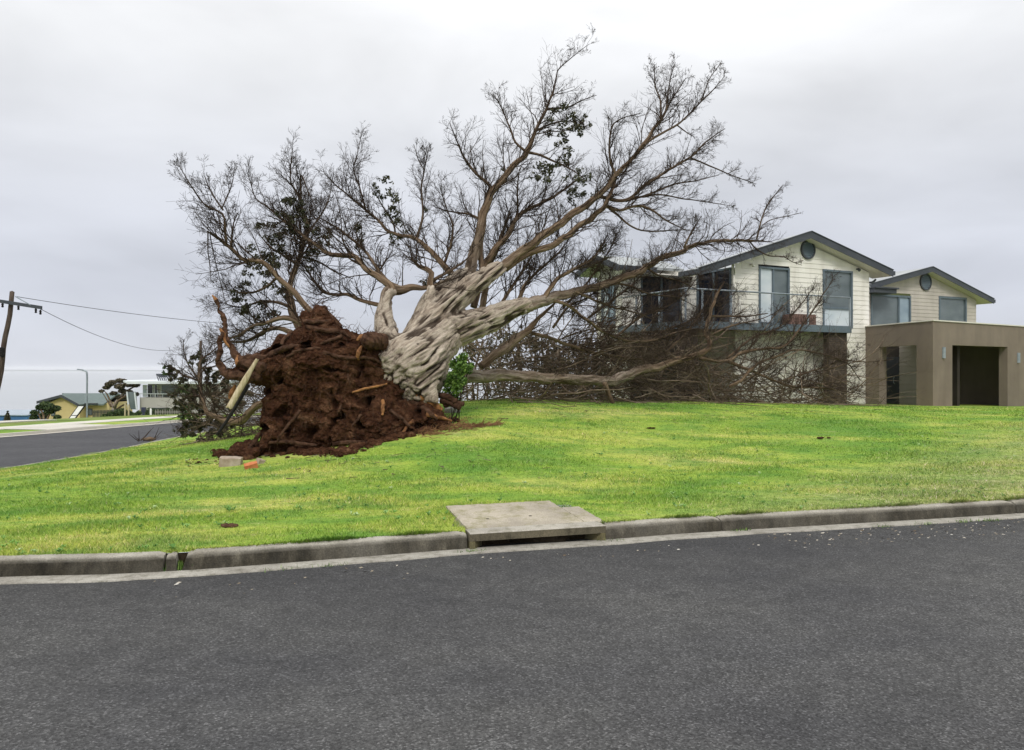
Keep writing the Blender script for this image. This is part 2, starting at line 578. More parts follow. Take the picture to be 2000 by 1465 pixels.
rz = TPS([(0, 0, 0), (10, 0, 0), (30, 0, 0.1), (-4, 5.6, 0), (6, 8.4, 0), (20, 12, .1), (40, 17, .3), (-9, 0, -.08), (-7.6, 5.9, -.10), (-9.5, 7.3, -.2), (-10.6, 9.8, -.36),
          (-11.05, 16.4, -.68), (-11.5, 22, -.86), (-12.3, 28.5, -1.03), (-13, 45, -1.38), (-20, 29.6, -1.08), (-18.2, 42, -1.36), (-21.6, 20, -.8), (-24, 8, -.35),
          (-30, 0, -.3), (-16, 55, -1.75), (-12, 72, -2.4), (-5, 97, -3.4), (0, 95, -3.2), (0, -12, 0), (-30, -12, -.2), (30, -12, 0)])
KH = .135
ctrl = []
for i in range(0, len(KERB), 14):
    x, y = KERB[i] + KN[i] * .16
    ctrl.append((x, y, float(rz(x, y)) + KH - .01))
for i in range(0, len(FARK), 8):
    for o_ in (.2, 3.0):
        x, y = FARK[i] - FN[i] * o_
        ctrl.append((x, y, float(rz(*FARK[i])) + .12))
for px, py, Y in [(600, 888, 13), (870, 838, 14.2), (430, 915, 12.2), (950, 783, 20), (1200, 785, 21), (1500, 790, 22), (1800, 797, 23), (2000, 799, 23.5), (480, 853, 20.5),
                  (1200, 880, 13.2), (1600, 890, 13.0), (250, 885, 16.5), (1000, 900, 11.8), (700, 960, 9.6)]:
    p = P(px, py, Y)
    ctrl.append((p[0], p[1], p[2]))
ctrl += [(5, 29, .25), (12, 30, .2), (20, 30, .1), (30, 28, .2), (-2, 28, .35), (-9, 28.5, -.75), (-9.5, 40, -1.0), (0, 40, -.2), (15, 45, -.2), (40, 30, .3), (60, 30, .3),
         (-26, 38.5, -1.15), (-36.5, 60, -2.54), (-42, 75, -3.72), (-35, 70, -3.2), (-32, 75, -3.47), (-55, 95, -4.75), (-39, 86, -3.6), (-24, 70, -2.75), (-45, 40, -2.6), (-60, 60, -4),
         (-60, 130, -10), (-30, 130, -9), (-85, 95, -7), (-110, 60, -9), (0, 120, -5), (30, 80, -1.5), (70, 60, 0), (0, 160, -12), (60, 130, -7), (-150, 110, -16),
         (-100, 200, -22), (0, 230, -22), (120, 200, -18), (-200, 300, -32), (0, 320, -32), (200, 320, -32), (-250, 150, -30), (200, 100, -4)]
gz = TPS(ctrl)


def grid(xs, ys, zf, keep, name, m, **kw):
    X, Y = np.meshgrid(xs, ys)
    Xs, Ys = X.copy(), Y.copy()
    k = keep(X, Y)
    if isinstance(k, tuple):
        k, Xs, Ys = k
    Z = zf(Xs, Ys)
    idx = np.arange(X.size).reshape(X.shape)
    ok = k[:-1, :-1] & k[:-1, 1:] & k[1:, :-1] & k[1:, 1:]
    q = np.stack([idx[:-1, :-1], idx[:-1, 1:], idx[1:, 1:], idx[1:, :-1]], -1)[ok]
    used = np.unique(q)
    remap = np.full(X.size, -1)
    remap[used] = np.arange(len(used))
    mb = MB()
    mb.add(np.stack([Xs, Ys, Z], -1).reshape(-1, 3)[used], remap[q])
    return mb.build(name, m, smooth=True, **kw)


def lawn_keep(X, Y):
    s = sdist(KERB, KN, X, Y)
    k = s > .02
    near = k & (s < .24)
    Xs, Ys = X.copy(), Y.copy()
    xi, yi = X[near], Y[near]
    d2 = ((np.stack([xi, yi], 1)[:, None] - KERB[None]) ** 2).sum(-1)
    j = d2.argmin(1)
    q = KERB[j] + KN[j] * .12
    Xs[near], Ys[near] = q[:, 0], q[:, 1]
    # leave a hole for the drain pit
    u, n = drain_uv(X, Y)
    k &= ~((u > .12) & (u < 1.2) & (n > 0) & (n < .95))
    return k, Xs, Ys


DO = np.array((-.38, 6.71))
DU = np.array((.961, .277))
DN = np.array((-.277, .961))


def drain_uv(X, Y):
    return (X - DO[0]) * DU[0] + (Y - DO[1]) * DU[1], (X - DO[0]) * DN[0] + (Y - DO[1]) * DN[1]


def lawn_z(X, Y):
    u, n = drain_uv(X, Y)
    z = gz(X, Y)
    w = np.clip(1.6 - np.maximum(np.abs(u - .68) - .6, 0) * 3 - np.maximum(n - 1.1, 0) * 2.5, 0, 1)
    z = z * (1 - w) + (KH - .018 + .03 * np.clip(n - .1, 0, 2)) * w
    return z + .008 * np.sin(X * 2.1 + 1.3 * np.sin(Y * 1.7)) * np.sin(Y * 2.6 + X) * np.clip((Y - 8) / 3, 0, 1)


lawn = grid(np.arange(-14.5, 45, .17), np.arange(5.2, 34.2, .17), lawn_z, lawn_keep, 'lawn', M['lawn'], kind='structure')


def road_keep(X, Y):
    return (sdist(KERB, KN, X, Y) < .6) & ((sdist(FARK, FN, X, Y) > -.35) | (Y < 3.2)) & ((X > -9) | (Y < 8.1))


def street_keep(X, Y):
    return (sdist(KERB, KN, X, Y) < .6) & (sdist(FARK, FN, X, Y) > -.35)


grid(np.arange(-60, 46, .5), np.arange(-14, 20.6, .5), rz, road_keep, 'road', M['asphalt'], kind='structure')
grid(np.arange(-30, 4, .5), np.arange(8, 90, .5), lambda x, y: rz(x, y) + .004, street_keep, 'side_street', M['asphalt_new'], kind='structure')


def strip(path, nrm, o0, o1, zf, name, m, seg=None, thick=0.0, **kw):
    p = path if seg is None else path[seg[0]:seg[1]]
    nn = nrm if seg is None else nrm[seg[0]:seg[1]]
    k = 6
    rows = []
    for i in range(k + 1):
        q = p + nn * (o0 + (o1 - o0) * i / k)
        rows.append(np.stack([q[:, 0], q[:, 1], zf(q[:, 0], q[:, 1])], -1))
    v = np.stack(rows, 1)
    if thick:
        v = np.concatenate([v[:, :1] - [0, 0, thick], v, v[:, -1:] - [0, 0, thick]], 1)
    a, c = v.shape[:2]
    idx = np.arange(a * c).reshape(a, c)
    q = np.stack([idx[:-1, :-1], idx[:-1, 1:], idx[1:, 1:], idx[1:, :-1]], -1).reshape(-1, 4)
    mb = MB()
    mb.add(v.reshape(-1, 3), q)
    return mb.build(name, m, smooth=False, **kw)


strip(FARK, -FN, .14, 4.4, lambda x, y: gz(x, y) + .01, 'verge', M['lawn'], kind='structure')
strip(FARK, -FN, 0, .15, lambda x, y: gz(x, y) + .012, 'far_kerb', M['path'], thick=.2, kind='structure')
strip(FARK, FN, 0, .35, lambda x, y: rz(x, y) + .02, 'far_gutter', M['path'], kind='structure')
strip(FARK, -FN, 2.1, 3.6, lambda x, y: gz(x, y) + .035, 'footpath', M['path'], thick=.05, kind='structure')
strip(FARK, -FN, .1, 2.2, lambda x, y: gz(x, y) + .03, 'driveway', M['path'], seg=(78, 90), thick=.05, kind='structure')
strip(FARK, -FN, 6.5, 9.2, lambda x, y: gz(x, y) + .05, 'parking_pad', M['path'], seg=(74, 100), thick=.05, kind='structure')


def far_keep(X, Y):
    a = sdist(FARK, FN, X, Y) < -2.4
    b = (Y > 32.6) & (sdist(KERB, KN, X, Y) > .8)
    return a | b


M['far_grass'] = mat('far_grass', rough=.95, fn=noisy((.10, .155, .03), (.22, .26, .075), .25, .6, .2), spec=.1)


def far_z(X, Y):
    s = sdist(FARK, FN, X, Y)
    return gz(X, Y) - .06 * ((s < 0) & (s > -4.2)) - .05 * (Y < 34.5)


grid(np.concatenate([np.arange(-260, -70, 8), np.arange(-70, -8, 1.5), np.arange(-8, 201, 8)]), np.concatenate([np.arange(2, 120, 1.5), np.arange(120, 331, 7)]),
     far_z, far_keep, 'terrain', M['far_grass'], kind='structure')
mb = MB()
xs = np.linspace(-9000, 9000, 19)
ys = np.concatenate([np.linspace(150, 2000, 10), np.linspace(2600, 14000, 8)])
X, Y = np.meshgrid(xs, ys)
idx = np.arange(X.size).reshape(X.shape)
mb.add(np.stack([X, Y, np.full(X.shape, -26.0)], -1).reshape(-1, 3), np.stack([idx[:-1, :-1], idx[:-1, 1:], idx[1:, 1:], idx[1:, :-1]], -1).reshape(-1, 4))
mb.build('sea', M['sea'], kind='structure')


# ------------------------------------------------------------------ kerb and gutter
def path_s_at_px(px):
    v = KERB[:, 0] / KERB[:, 1] * F + CX
    m_ = (KERB[:, 1] < 25)
    i = np.where(m_)[0]
    o_ = np.argsort(v[i])
    return float(np.interp(px, v[i][o_], KS[i][o_]))


def kerb_at(s):
    return np.array([np.interp(s, KS, KERB[:, k]) for k in (0, 1)]), np.array([np.interp(s, KS, KN[:, k]) for k in (0, 1)])


PROF = [(0.0, -.06, 1), (.004, .0, 1), (.012, .05, 1), (.022, .095, 1), (.034, .12, .55), (.055, .134, 0), (.10, .137, 0), (.155, .135, 0), (.165, .10, 0), (.165, -.06, 0)]


def kerb_piece(s0, s1, skew0=0.0, skew1=0.0, drop=0.0):
    n = max(3, int((s1 - s0) / .06))
    ss = np.linspace(s0, s1, n)
    V, A = [], []
    for k, s in enumerate(ss):
        u = k / (n - 1)
        for o_, z, a in PROF:
            sk = skew0 * (1 - u) ** 6 * (z / .13) + skew1 * u ** 6 * (z / .13)
            c, nn = kerb_at(s + sk)
            q = c + nn * o_
            j = .004 * mnoise.noise(Vector((s * 6, o_ * 30, z * 30))) + .004 * mnoise.noise(Vector((s * 23, o_ * 60, z * 60)))
            edge = .012 * (max(0, 1 - min(u, 1 - u) * (s1 - s0) / .03)) if z > .1 else 0
            V.append((q[0], q[1], float(RZS(s)) + z + j - edge - drop))
            A.append(a)
    m_ = len(PROF)
    idx = np.arange(n * m_).reshape(n, m_)
    q = np.stack([idx[:-1, :-1], idx[1:, :-1], idx[1:, 1:], idx[:-1, 1:]], -1).reshape(-1, 4)
    mb = MB()
    ends = [np.array([(idx[0, 0], idx[0, i], idx[0, i + 1]) for i in range(1, m_ - 1)]), np.array([(idx[-1, 0], idx[-1, i + 1], idx[-1, i]) for i in range(1, m_ - 1)])]
    mb.add(V, [q] + ends, face=A)
    return mb.build('kerb', M['kerb'], smooth=False, kind='structure')


_rzk = rz(KERB[:, 0], KERB[:, 1])
RZS = lambda s: np.interp(s, KS, _rzk)
strip(KERB, KN, .125, .145, lambda x, y: rz(x, y) + .118, 'lawn_edge', M['dark_soil'], thick=.3, kind='structure')
sA, sB, sC, sD, sE, sF, sG = [path_s_at_px(v) for v in (1985, 1410, 1183, 915, 355, 347, 321)]
kerb_piece(sA + .008, sB - .008)
kerb_piece(sB + .008, sC - .006)
kerb_piece(sD + .008, sE, skew1=-.035)
kerb_piece(sF + .008, sG - .008, skew0=.012, drop=.004)
s = sA - .008
while s > 14:
    kerb_piece(max(13, s - 2.4), s - .012)
    s -= 2.4
s = sG + .012
while s < KS[-1] - 30:
    kerb_piece(s, s + 2.4)
    s += 2.415
mb = MB()
c, nn = kerb_at((sE + sF) / 2)
tt = np.array((-nn[1], nn[0]))
for k in range(26):
    q = c + nn * random.uniform(.02, .17) + tt * random.uniform(-.10, .10)
    a = random.uniform(.02, .045)
    z = float(RZS(sE)) + random.uniform(-.04, .05)
    mb.add([(q[0] + a * math.cos(t) * random.uniform(.6, 1.2), q[1] + a * math.sin(t) * random.uniform(.6, 1.2), z - .06) for t in (0, 1.05, 2.1, 3.14, 4.19, 5.24)] + [(q[0], q[1], z + a)], np.array([(i, (i + 1) % 6, 6) for i in range(6)]))
mb.build('dirt', M['dark_soil'], kind='stuff')
n = 500
ss = np.linspace(12, KS[-1] - 30, n)
V = []
for s in ss:
    c, nn = kerb_at(s)
    j = .03 * mnoise.noise(Vector((s * 1.7, 0, 5))) + .012 * mnoise.noise(Vector((s * 8, 0, 9)))
    for o_, z in ((-.215 + j, -.02), (-.20 + j, .012), (-.10, .009), (.02, .006)):
        q = c + nn * o_
        V.append((q[0], q[1], float(RZS(s)) + z))
idx = np.arange(n * 4).reshape(n, 4)
mb = MB()
mb.add(V, np.stack([idx[:-1, :-1], idx[1:, :-1], idx[1:, 1:], idx[:-1, 1:]], -1).reshape(-1, 4))
mb.build('gutter', M['gutter'], smooth=False, kind='structure')

# ------------------------------------------------------------------ storm drain set into the kerb
M['pit'] = mat('pit_shade_concrete', rough=.9, fn=concrete_fn((.10, .09, .06), (.06, .055, .04), (.04, .045, .02)))  # dark concrete, with the shade inside the pit put into its colour
drain = empty('storm_drain', (DO[0], DO[1], 0), math.atan2(DU[1], DU[0]), label='concrete storm drain with flat slab cover and dark slot mouth set in the kerb', cat='storm drain')


def rough_box(x0, x1, y0, y1, z0, z1, nx, ny, slope=0.0, amp=.004, chip=.012):
    mb = MB()
    xs, ys = np.linspace(x0, x1, nx + 1), np.linspace(y0, y1, ny + 1)
    top = [[(x + amp * mnoise.noise(Vector((x * 9, y * 9, 1))), y + amp * 2 * mnoise.noise(Vector((x * 9, y * 9, 7))), z1 + slope * (y - y0) + amp * mnoise.noise(Vector((x * 5, y * 5, 3))) - (chip * max(0, mnoise.noise(Vector((x * 17, y * 17, 2)))) if (i in (0, nx) or j in (0, ny)) else 0)) for i, x in enumerate(xs)] for j, y in enumerate(ys)]
    idx = np.arange((nx + 1) * (ny + 1)).reshape(ny + 1, nx + 1)
    q = np.stack([idx[:-1, :-1], idx[:-1, 1:], idx[1:, 1:], idx[1:, :-1]], -1).reshape(-1, 4)
    tv = np.array(top).reshape(-1, 3)
    bv = tv.copy()
    bv[:, 2] = z0
    N = len(tv)
    ring = np.concatenate([idx[0, :], idx[1:, -1], idx[-1, -2::-1], idx[-2:0:-1, 0]])
    r2 = np.roll(ring, -1)
    side = np.stack([ring, ring + N, r2 + N, r2], -1)[:, ::-1]
    mb.add(np.concatenate([tv, bv]), [q, side, q[:, ::-1] + N])
    return mb


rough_box(.03, 1.165, .17, 1.22, .02, .142, 30, 26, .03).build('cover_slab', M['slab'], drain)
rough_box(1.175, 1.37, .17, .87, .02, .139, 6, 20, .03).build('side_slab', M['slab'], drain)
rough_box(.05, 1.15, .96, 1.215, .1, .158, 26, 6, .03).build('back_strip', M['concrete'], drain)
mb = MB()
mb.prism([(0, -.03, .135), (0, .16, .138), (0, .16, .055), (0, .03, .064), (0, -.03, .074)], (0.0, 0, 0), (1.295, 0, 0))
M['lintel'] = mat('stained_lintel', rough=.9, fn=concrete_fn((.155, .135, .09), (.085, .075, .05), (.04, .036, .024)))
M['mossy'] = mat('mossy_concrete', rough=.9, fn=concrete_fn((.20, .175, .09), (.12, .105, .055), (.06, .055, .03)))
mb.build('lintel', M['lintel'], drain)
mb = MB()
mb.prism([(0, -.024, .1365), (0, -.005, .143), (0, .165, .1455), (0, .165, .139)], (.004, 0, 0), (1.291, 0, 0))
mb.build('lip', M['concrete'], drain)
mb = MB()
mb.prism([(0, -.028, -.06), (.045, -.028, -.06), (.16, .15, -.06), (0, .15, -.06)], (0.003, 0, 0), (.003, 0, .1515))
mb.build('cheek_wall', M['mossy'], drain)
mb = MB()
mb.prism([(0, -.028, -.06), (0, .15, -.06), (-.16, .15, -.06), (-.045, -.028, -.06)], (1.292, 0, 0), (1.292, 0, .1515))
mb.build('cheek_wall', M['mossy'], drain)
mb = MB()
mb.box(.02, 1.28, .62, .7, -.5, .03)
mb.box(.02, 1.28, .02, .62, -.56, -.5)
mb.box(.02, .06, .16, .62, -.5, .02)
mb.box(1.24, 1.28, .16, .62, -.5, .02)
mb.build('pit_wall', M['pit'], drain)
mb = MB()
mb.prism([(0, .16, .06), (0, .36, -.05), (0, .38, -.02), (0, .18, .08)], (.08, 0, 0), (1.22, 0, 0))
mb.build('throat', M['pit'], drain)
for x, y in ((.30, .52), (.74, .55)):
    mb = MB()
    th = np.linspace(0, 2 * math.pi, 13)[:-1]
    mb.prism([(x + .016 * math.cos(a), y + .013 * math.sin(a), .1535) for a in th], (0, 0, 0), (0, 0, .0025))
    mb.build('hole_shade_disc', M['dark'], drain)  # flat dark disc painted in place of the shade inside a hole


# ------------------------------------------------------------------ lawn grass
def in_soil(X, Y):
    """bare soil left around the torn-up roots"""
    px = X / Y * F + CX
    return ((px > 430) & (px < 900) & (Y > 12.2) & (Y < 15.0) & (np.abs(Y - (12.75 + (px - 450) / 420 * 1.3)) < .55))


def blades(N, y0, y1, hs, ws, name, seed, keep=None):
    r_ = np.random.default_rng(seed)
    px = r_.uniform(-80, 2080, N)
    Y = y0 * (y1 / y0) ** r_.uniform(0, 1, N)
    X = (px - CX) / F * Y
    s = sdist(KERB, KN, X, Y)
    u, n = drain_uv(X, Y)
    slab = ((u > .03) & (u < 1.165) & (n < 1.2)) | ((u >= 1.1) & (u < 1.37) & (n < .86))
    ok = (s > .13) & ~slab & ~(in_soil(X, Y) & (r_.uniform(0, 1, N) < .93))
    X, Y = X[ok], Y[ok]
    Z = lawn_z(X, Y) - .004
    N = len(X)
    tall = .7 + .5 * np.sin(X * 1.9 + 2 * np.sin(Y * 1.3)) * np.sin(Y * 2.3) + r_.normal(0, .25, N)
    h = hs * np.clip(tall, .35, 2.2)
    w = ws * np.clip(Y / 8, .8, 3.2) * r_.uniform(.7, 1.3, N)
    az = r_.uniform(0, 2 * math.pi, N)
    ln = h * r_.uniform(.2, 1.3, N)
    la = r_.uniform(0, 2 * math.pi, N)
    dx, dy = np.cos(az) * w / 2, np.sin(az) * w / 2
    V = np.empty((N, 3, 3))
    V[:, 0] = np.stack([X - dx, Y - dy, Z], 1)
    V[:, 1] = np.stack([X + dx, Y + dy, Z], 1)
    V[:, 2] = np.stack([X + np.cos(la) * ln, Y + np.sin(la) * ln, Z + h], 1)
    mb = MB()
    mb.add(V.reshape(-1, 3), np.arange(3 * N).reshape(N, 3), tint=np.repeat(r_.uniform(0, 1, N), 3))
    return mb.build(name, M['blade'], kind='stuff')


blades(430000, 5.7, 25.0, .034, .0075, 'lawn_grass', 3)


def edge_tufts():
    r_ = np.random.default_rng(8)
    n = 15000
    px = r_.uniform(-60, 2060, n)
    m_ = KERB[:, 1] < 25
    v = KERB[m_, 0] / KERB[m_, 1] * F + CX
    o_ = np.argsort(v)
    s_ = np.interp(px, v[o_], KS[m_][o_])
    cx, cy = np.interp(s_, KS, KERB[:, 0]), np.interp(s_, KS, KERB[:, 1])
    nx, ny = np.interp(s_, KS, KN[:, 0]), np.interp(s_, KS, KN[:, 1])
    dens = .5 + .5 * np.sin(s_ * 5.3 + 2 * np.sin(s_ * 2.1))
    u, q = drain_uv(cx, cy)
    ok = (r_.uniform(0, 1, n) < .15 + .85 * dens) & ((u < -.03) | (u > 1.33))
    off = r_.uniform(.12, .20, n)
    X, Y = cx + nx * off, cy + ny * off
    Z = np.interp(s_, KS, _rzk) + .125
    h = r_.uniform(.012, .05, n) * (.5 + .8 * dens)
    ln = r_.uniform(.01, .085, n) * (.4 + .8 * dens)
    tx, ty = -ny, nx
    sw = r_.normal(0, .5, n)
    w = .0045
    V = np.empty((n, 3, 3))
    V[:, 0] = np.stack([X - tx * w, Y - ty * w, Z], 1)
    V[:, 1] = np.stack([X + tx * w, Y + ty * w, Z], 1)
    V[:, 2] = np.stack([X - nx * ln + tx * ln * sw, Y - ny * ln + ty * ln * sw, Z + h], 1)
    V = V[ok]
    mb = MB()
    mb.add(V.reshape(-1, 3), np.arange(len(V) * 3).reshape(-1, 3), tint=np.repeat(r_.uniform(0, 1, len(V)), 3))
    mb.build('kerb_grass', M['blade'], kind='stuff')


edge_tufts()

# ------------------------------------------------------------------ two-storey weatherboard house


def weathered(c1, c2, dirt, amt):
    def fn(nt, b):
        co = objco(nt)
        c = ramp(nt, tex(nt, .9, 5.0, .6, vec=co), [(.35, c1), (.65, c2)]).outputs[0]
        st = tex(nt, 1.3, 2.0, .5, vec=co, sc=(1.6, 1.6, .3))
        bl = tex(nt, 6.0, 6.0, .7, vec=co)
        k = math_n(nt, 'MULTIPLY', ramp(nt, st, [(.46, 0.0), (.70, 1.0)]).outputs[0], amt)
        c = mixc(nt, k, c, dirt)
        c = mixc(nt, math_n(nt, 'MULTIPLY', ramp(nt, bl, [(.58, 0.0), (.74, 1.0)]).outputs[0], amt * .6), c, dirt)
        nt.links.new(c, b.inputs['Base Color'])
        bump(nt, b, tex(nt, 40.0, 4.0, .6, vec=co), .15, .003)
    return fn


M['board'] = mat('painted_board', rough=.6, fn=weathered((.77, .745, .67), (.85, .825, .755), (.42, .39, .31), .30))
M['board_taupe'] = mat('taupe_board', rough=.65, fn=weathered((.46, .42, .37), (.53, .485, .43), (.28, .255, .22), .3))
M['trim'] = mat('dark_trim', rough=.5, fn=noisy((.045, .052, .060), (.065, .072, .082), 1.5, .05, .004))
M['frame'] = mat('window_frame_paint', rough=.45, fn=noisy((.10, .135, .16), (.13, .165, .19), 2.0, .05, .003))
M['soffit'] = mat('soffit_paint', rough=.7, fn=noisy((.62, .59, .53), (.70, .67, .61), 1.0, .1, .004))


def roof_fn(nt, b):
    co = objco(nt)
    w = nd(nt, 'ShaderNodeTexWave', {'Vector': co, 'Scale': 1.4, 'Distortion': 0.0}, wave_type='BANDS', bands_direction='Y')
    t = tex(nt, .8, 5.0, .6, vec=co)
    nt.links.new(ramp(nt, t, [(.3, (.30, .32, .32)), (.7, (.42, .44, .44))]).outputs[0], b.inputs['Base Color'])
    bump(nt, b, w.outputs[0], .6, .02)


M['roofing'] = mat('steel_roof', rough=.45, fn=roof_fn)


def glass_mat(name, c1, c2):
    def fn(nt, b):
        t = tex(nt, .7, 3.0, .5, sc=(1, 1, 2.0))
        nt.links.new(ramp(nt, t, [(.35, c1), (.65, c2)]).outputs[0], b.inputs['Base Color'])
        bump(nt, b, tex(nt, .9, 2.0, .5), .04, .02)
    return mat(name, rough=.06, fn=fn, spec=.5)


M['glass_grey'] = glass_mat('glass_grey_blind', (.09, .115, .12), (.15, .18, .19))
M['glass_pale'] = glass_mat('glass_white_curtain', (.50, .58, .62), (.68, .72, .74))
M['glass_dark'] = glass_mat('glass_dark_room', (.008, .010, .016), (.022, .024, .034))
M['glass_blue'] = glass_mat('glass_light_blue', (.22, .29, .35), (.32, .40, .46))  # light blue base colour
M['steel'] = mat('galvanised_steel', (.30, .35, .38), .4, noisy((.22, .26, .29), (.34, .38, .41), 3.0, .05, .002), metallic=.4)


def brick_fn(ca, cb, mortar, scale=1.0):
    def fn(nt, b):
        co = objco(nt)
        s = nd(nt, 'ShaderNodeSeparateXYZ', {0: co})
        v = nd(nt, 'ShaderNodeCombineXYZ', {0: math_n(nt, 'ADD', s.outputs[0], s.outputs[1]), 1: s.outputs[2]}).outputs[0]
        br = nd(nt, 'ShaderNodeTexBrick', {'Vector': v, 'Color1': (*ca, 1), 'Color2': (*cb, 1), 'Mortar': (*mortar, 1), 'Scale': scale, 'Mortar Size': .012, 'Brick Width': .24, 'Row Height': .085})
        c = mixc(nt, 1.0, br.outputs[0], ramp(nt, tex(nt, 12.0, 5.0, .7, vec=co), [(.3, .6), (.7, 1.35)]).outputs[0], 'MULTIPLY')
        nt.links.new(c, b.inputs['Base Color'])
        bump(nt, b, br.outputs['Fac'], -.5, .01)
    return fn


M['brick_brown'] = mat('brown_brick', rough=.9, fn=brick_fn((.060, .045, .036), (.085, .062, .048), (.05, .042, .036)))
M['render'] = mat('brown_render', rough=.9, fn=weathered((.185, .148, .118), (.23, .187, .15), (.125, .10, .08), .3))
M['red'] = mat('red_paint', (.17, .02, .018), .5, noisy((.12, .012, .012), (.20, .03, .025), 5.0, .1, .003))
M['timber_red'] = mat('stained_timber', rough=.8, fn=noisy((.13, .075, .06), (.23, .14, .115), 3.0, .3, .006, sc=(6, 6, 1)))

HO = np.array((14.6, 31.0))
HTH = math.atan2(.436, .9)
E1 = np.array((math.cos(HTH), math.sin(HTH)))
E2 = np.array((-E1[1], E1[0]))
house = empty('house', (HO[0], HO[1], 0), HTH, label='two storey cream weatherboard house with gabled roof and upper balcony beside the fallen tree', cat='house')


def HP(px, py, y=0.0):
    """house coordinates (along the front, height) of a photo point on the plane y"""
    o = HO + E2 * y
    k = (px - CX) / F
    s = (o[0] - k * o[1]) / (k * E1[1] - E1[0])
    Y = o[1] + E1[1] * s
    return s, CAMZ - (py - HY) / F * Y


def side_y(px, s):
    """depth coordinate of a point on the wall x = s seen at px"""
    o = HO + E1 * s
    k = (px - CX) / F
    return (o[0] - k * o[1]) / (k * E2[1] - E2[0])


def boards(to3, nrm, x0, x1, z0, ztop, holes=(), h=.19):
    """lapped weatherboards on a wall; ztop(x) is the roof line, holes are x0,x1,z0,z1"""
    mb = MB()
    zmax = max(ztop(x) for x in np.linspace(x0, x1, 41))
    nrm = np.array(nrm, float)
    z = z0
    while z < zmax:
        za, zb = z, z + h
        xs = np.linspace(x0, x1, 121)
        cuts = sorted(set([x0, x1] + [c for hh in holes for c in hh[:2] if x0 < c < x1]))
        for a, b_ in zip(cuts[:-1], cuts[1:]):
            mid = (a + b_) / 2
            if any(hh[0] <= mid <= hh[1] and hh[2] < zb - .02 and hh[3] > za + .02 for hh in holes):
                continue
            n = 1 if all(ztop(x) >= zb for x in np.linspace(a, b_, 9)) else max(1, int((b_ - a) / .25))
            seg = np.linspace(a, b_, n + 1)
            for p, q in zip(seg[:-1], seg[1:]):
                tp, tq = min(zb, ztop(p)), min(zb, ztop(q))
                if tp <= za + .002 and tq <= za + .002:
                    continue
                tp, tq = max(tp, za + .001), max(tq, za + .001)
                A, B = np.array(to3(p, za)) + nrm * .022, np.array(to3(q, za)) + nrm * .022
                C, D = np.array(to3(q, tq)) + nrm * .004, np.array(to3(p, tp)) + nrm * .004
                A0, B0 = np.array(to3(p, za)), np.array(to3(q, za))
                mb.add([A, B, C, D, A0, B0], [(0, 1, 2, 3), (4, 5, 1, 0)])
        z += h
    return mb


def window(parent, to3, nrm, x0, x1, z0, z1, mullions=(), transoms=(), panes=('glass_grey',), fw=.07, name='window', deep=.05):
    """frame with its panes; to3(x,z) places a point, nrm points outward"""
    n = np.array(nrm, float)
    fr = MB()

    def bar(a, b_, c, d, o0=-.06, o1=deep):
        q = [np.array(to3(x, z)) for x, z in ((a, c), (b_, c), (b_, d), (a, d))]
        fr.hexa([v + n * o0 for v in q], [v + n * o1 for v in q])

    bar(x0, x0 + fw, z0, z1)
    bar(x1 - fw, x1, z0, z1)
    bar(x0 + fw, x1 - fw, z1 - fw, z1)
    bar(x0 + fw, x1 - fw, z0, z0 + fw)
    xs = [x0 + fw] + [m_ for m_ in mullions] + [x1 - fw]
    zs = [z0 + fw] + [t for t in transoms] + [z1 - fw]
    for m_ in mullions:
        bar(m_ - fw / 2, m_ + fw / 2, z0 + fw, z1 - fw, -.05, deep - .012)
    for t in transoms:
        for a, b_ in zip(xs[:-1], xs[1:]):
            bar(a + (fw / 2 if a != xs[0] else 0), b_ - (fw / 2 if b_ != xs[-1] else 0), t - fw / 2, t + fw / 2, -.05, deep - .012)
    f = fr.build(name, M['frame'], parent)
    k = 0
    for c, d in zip(zs[:-1], zs[1:]):
        for a, b_ in zip(xs[:-1], xs[1:]):
            mb = MB()
            q = [np.array(to3(x, z)) for x, z in ((a, c), (b_, c), (b_, d), (a, d))]
            mb.hexa([v - n * .03 for v in q], [v - n * .018 for v in q])
            mb.build('pane', M[panes[k % len(panes)]], f)
            k += 1
    return f


front = lambda y: (lambda x, z: (x, y, z))
YL = 3.0                                # plane of the left wing's front
YR = 4.5                                # plane of the rear wing's front
# --- front gable wing
YB = -.5                                # plane of the barge boards
sP, zP = HP(1585, 452, YB)
sR, zR = HP(1745, 528, YB)
sL, zL = HP(1365, 524, YB)
mR = (zP - zR) / (sR - sP)
mL = (zP - zL) / (sP - sL)
top_front = lambda x: (zP - mR * (x - sP) if x > sP else zP - mL * (sP - x)) - .30
sC435 = HP(1435, 600)[0]
w1 = (*HP(1481, 520)[:1], HP(1541, 520)[0], HP(1510, 634)[1], HP(1510, 522)[1])
w2 = (HP(1606, 520)[0], HP(1664, 520)[0], HP(1635, 641)[1], HP(1635, 528)[1])
boards(front(0), (0, -1, 0), sC435, 0.0, 0.0, top_front, [w1, w2]).build('front_wall', M['board'], house)
boards(lambda x, z: (0, x, z), (1, 0, 0), 0.0, YR + .5, 0.0, lambda x: top_front(0)).build('side_wall', M['board'], house)
dA, dB = side_y(1429, sC435), side_y(1362, sC435)
dz0, dz1 = HP(1428, 634, dA)[1], HP(1395, 530, .6)[1]
DECKZ = HP(1345, 627, -1.05)[1]
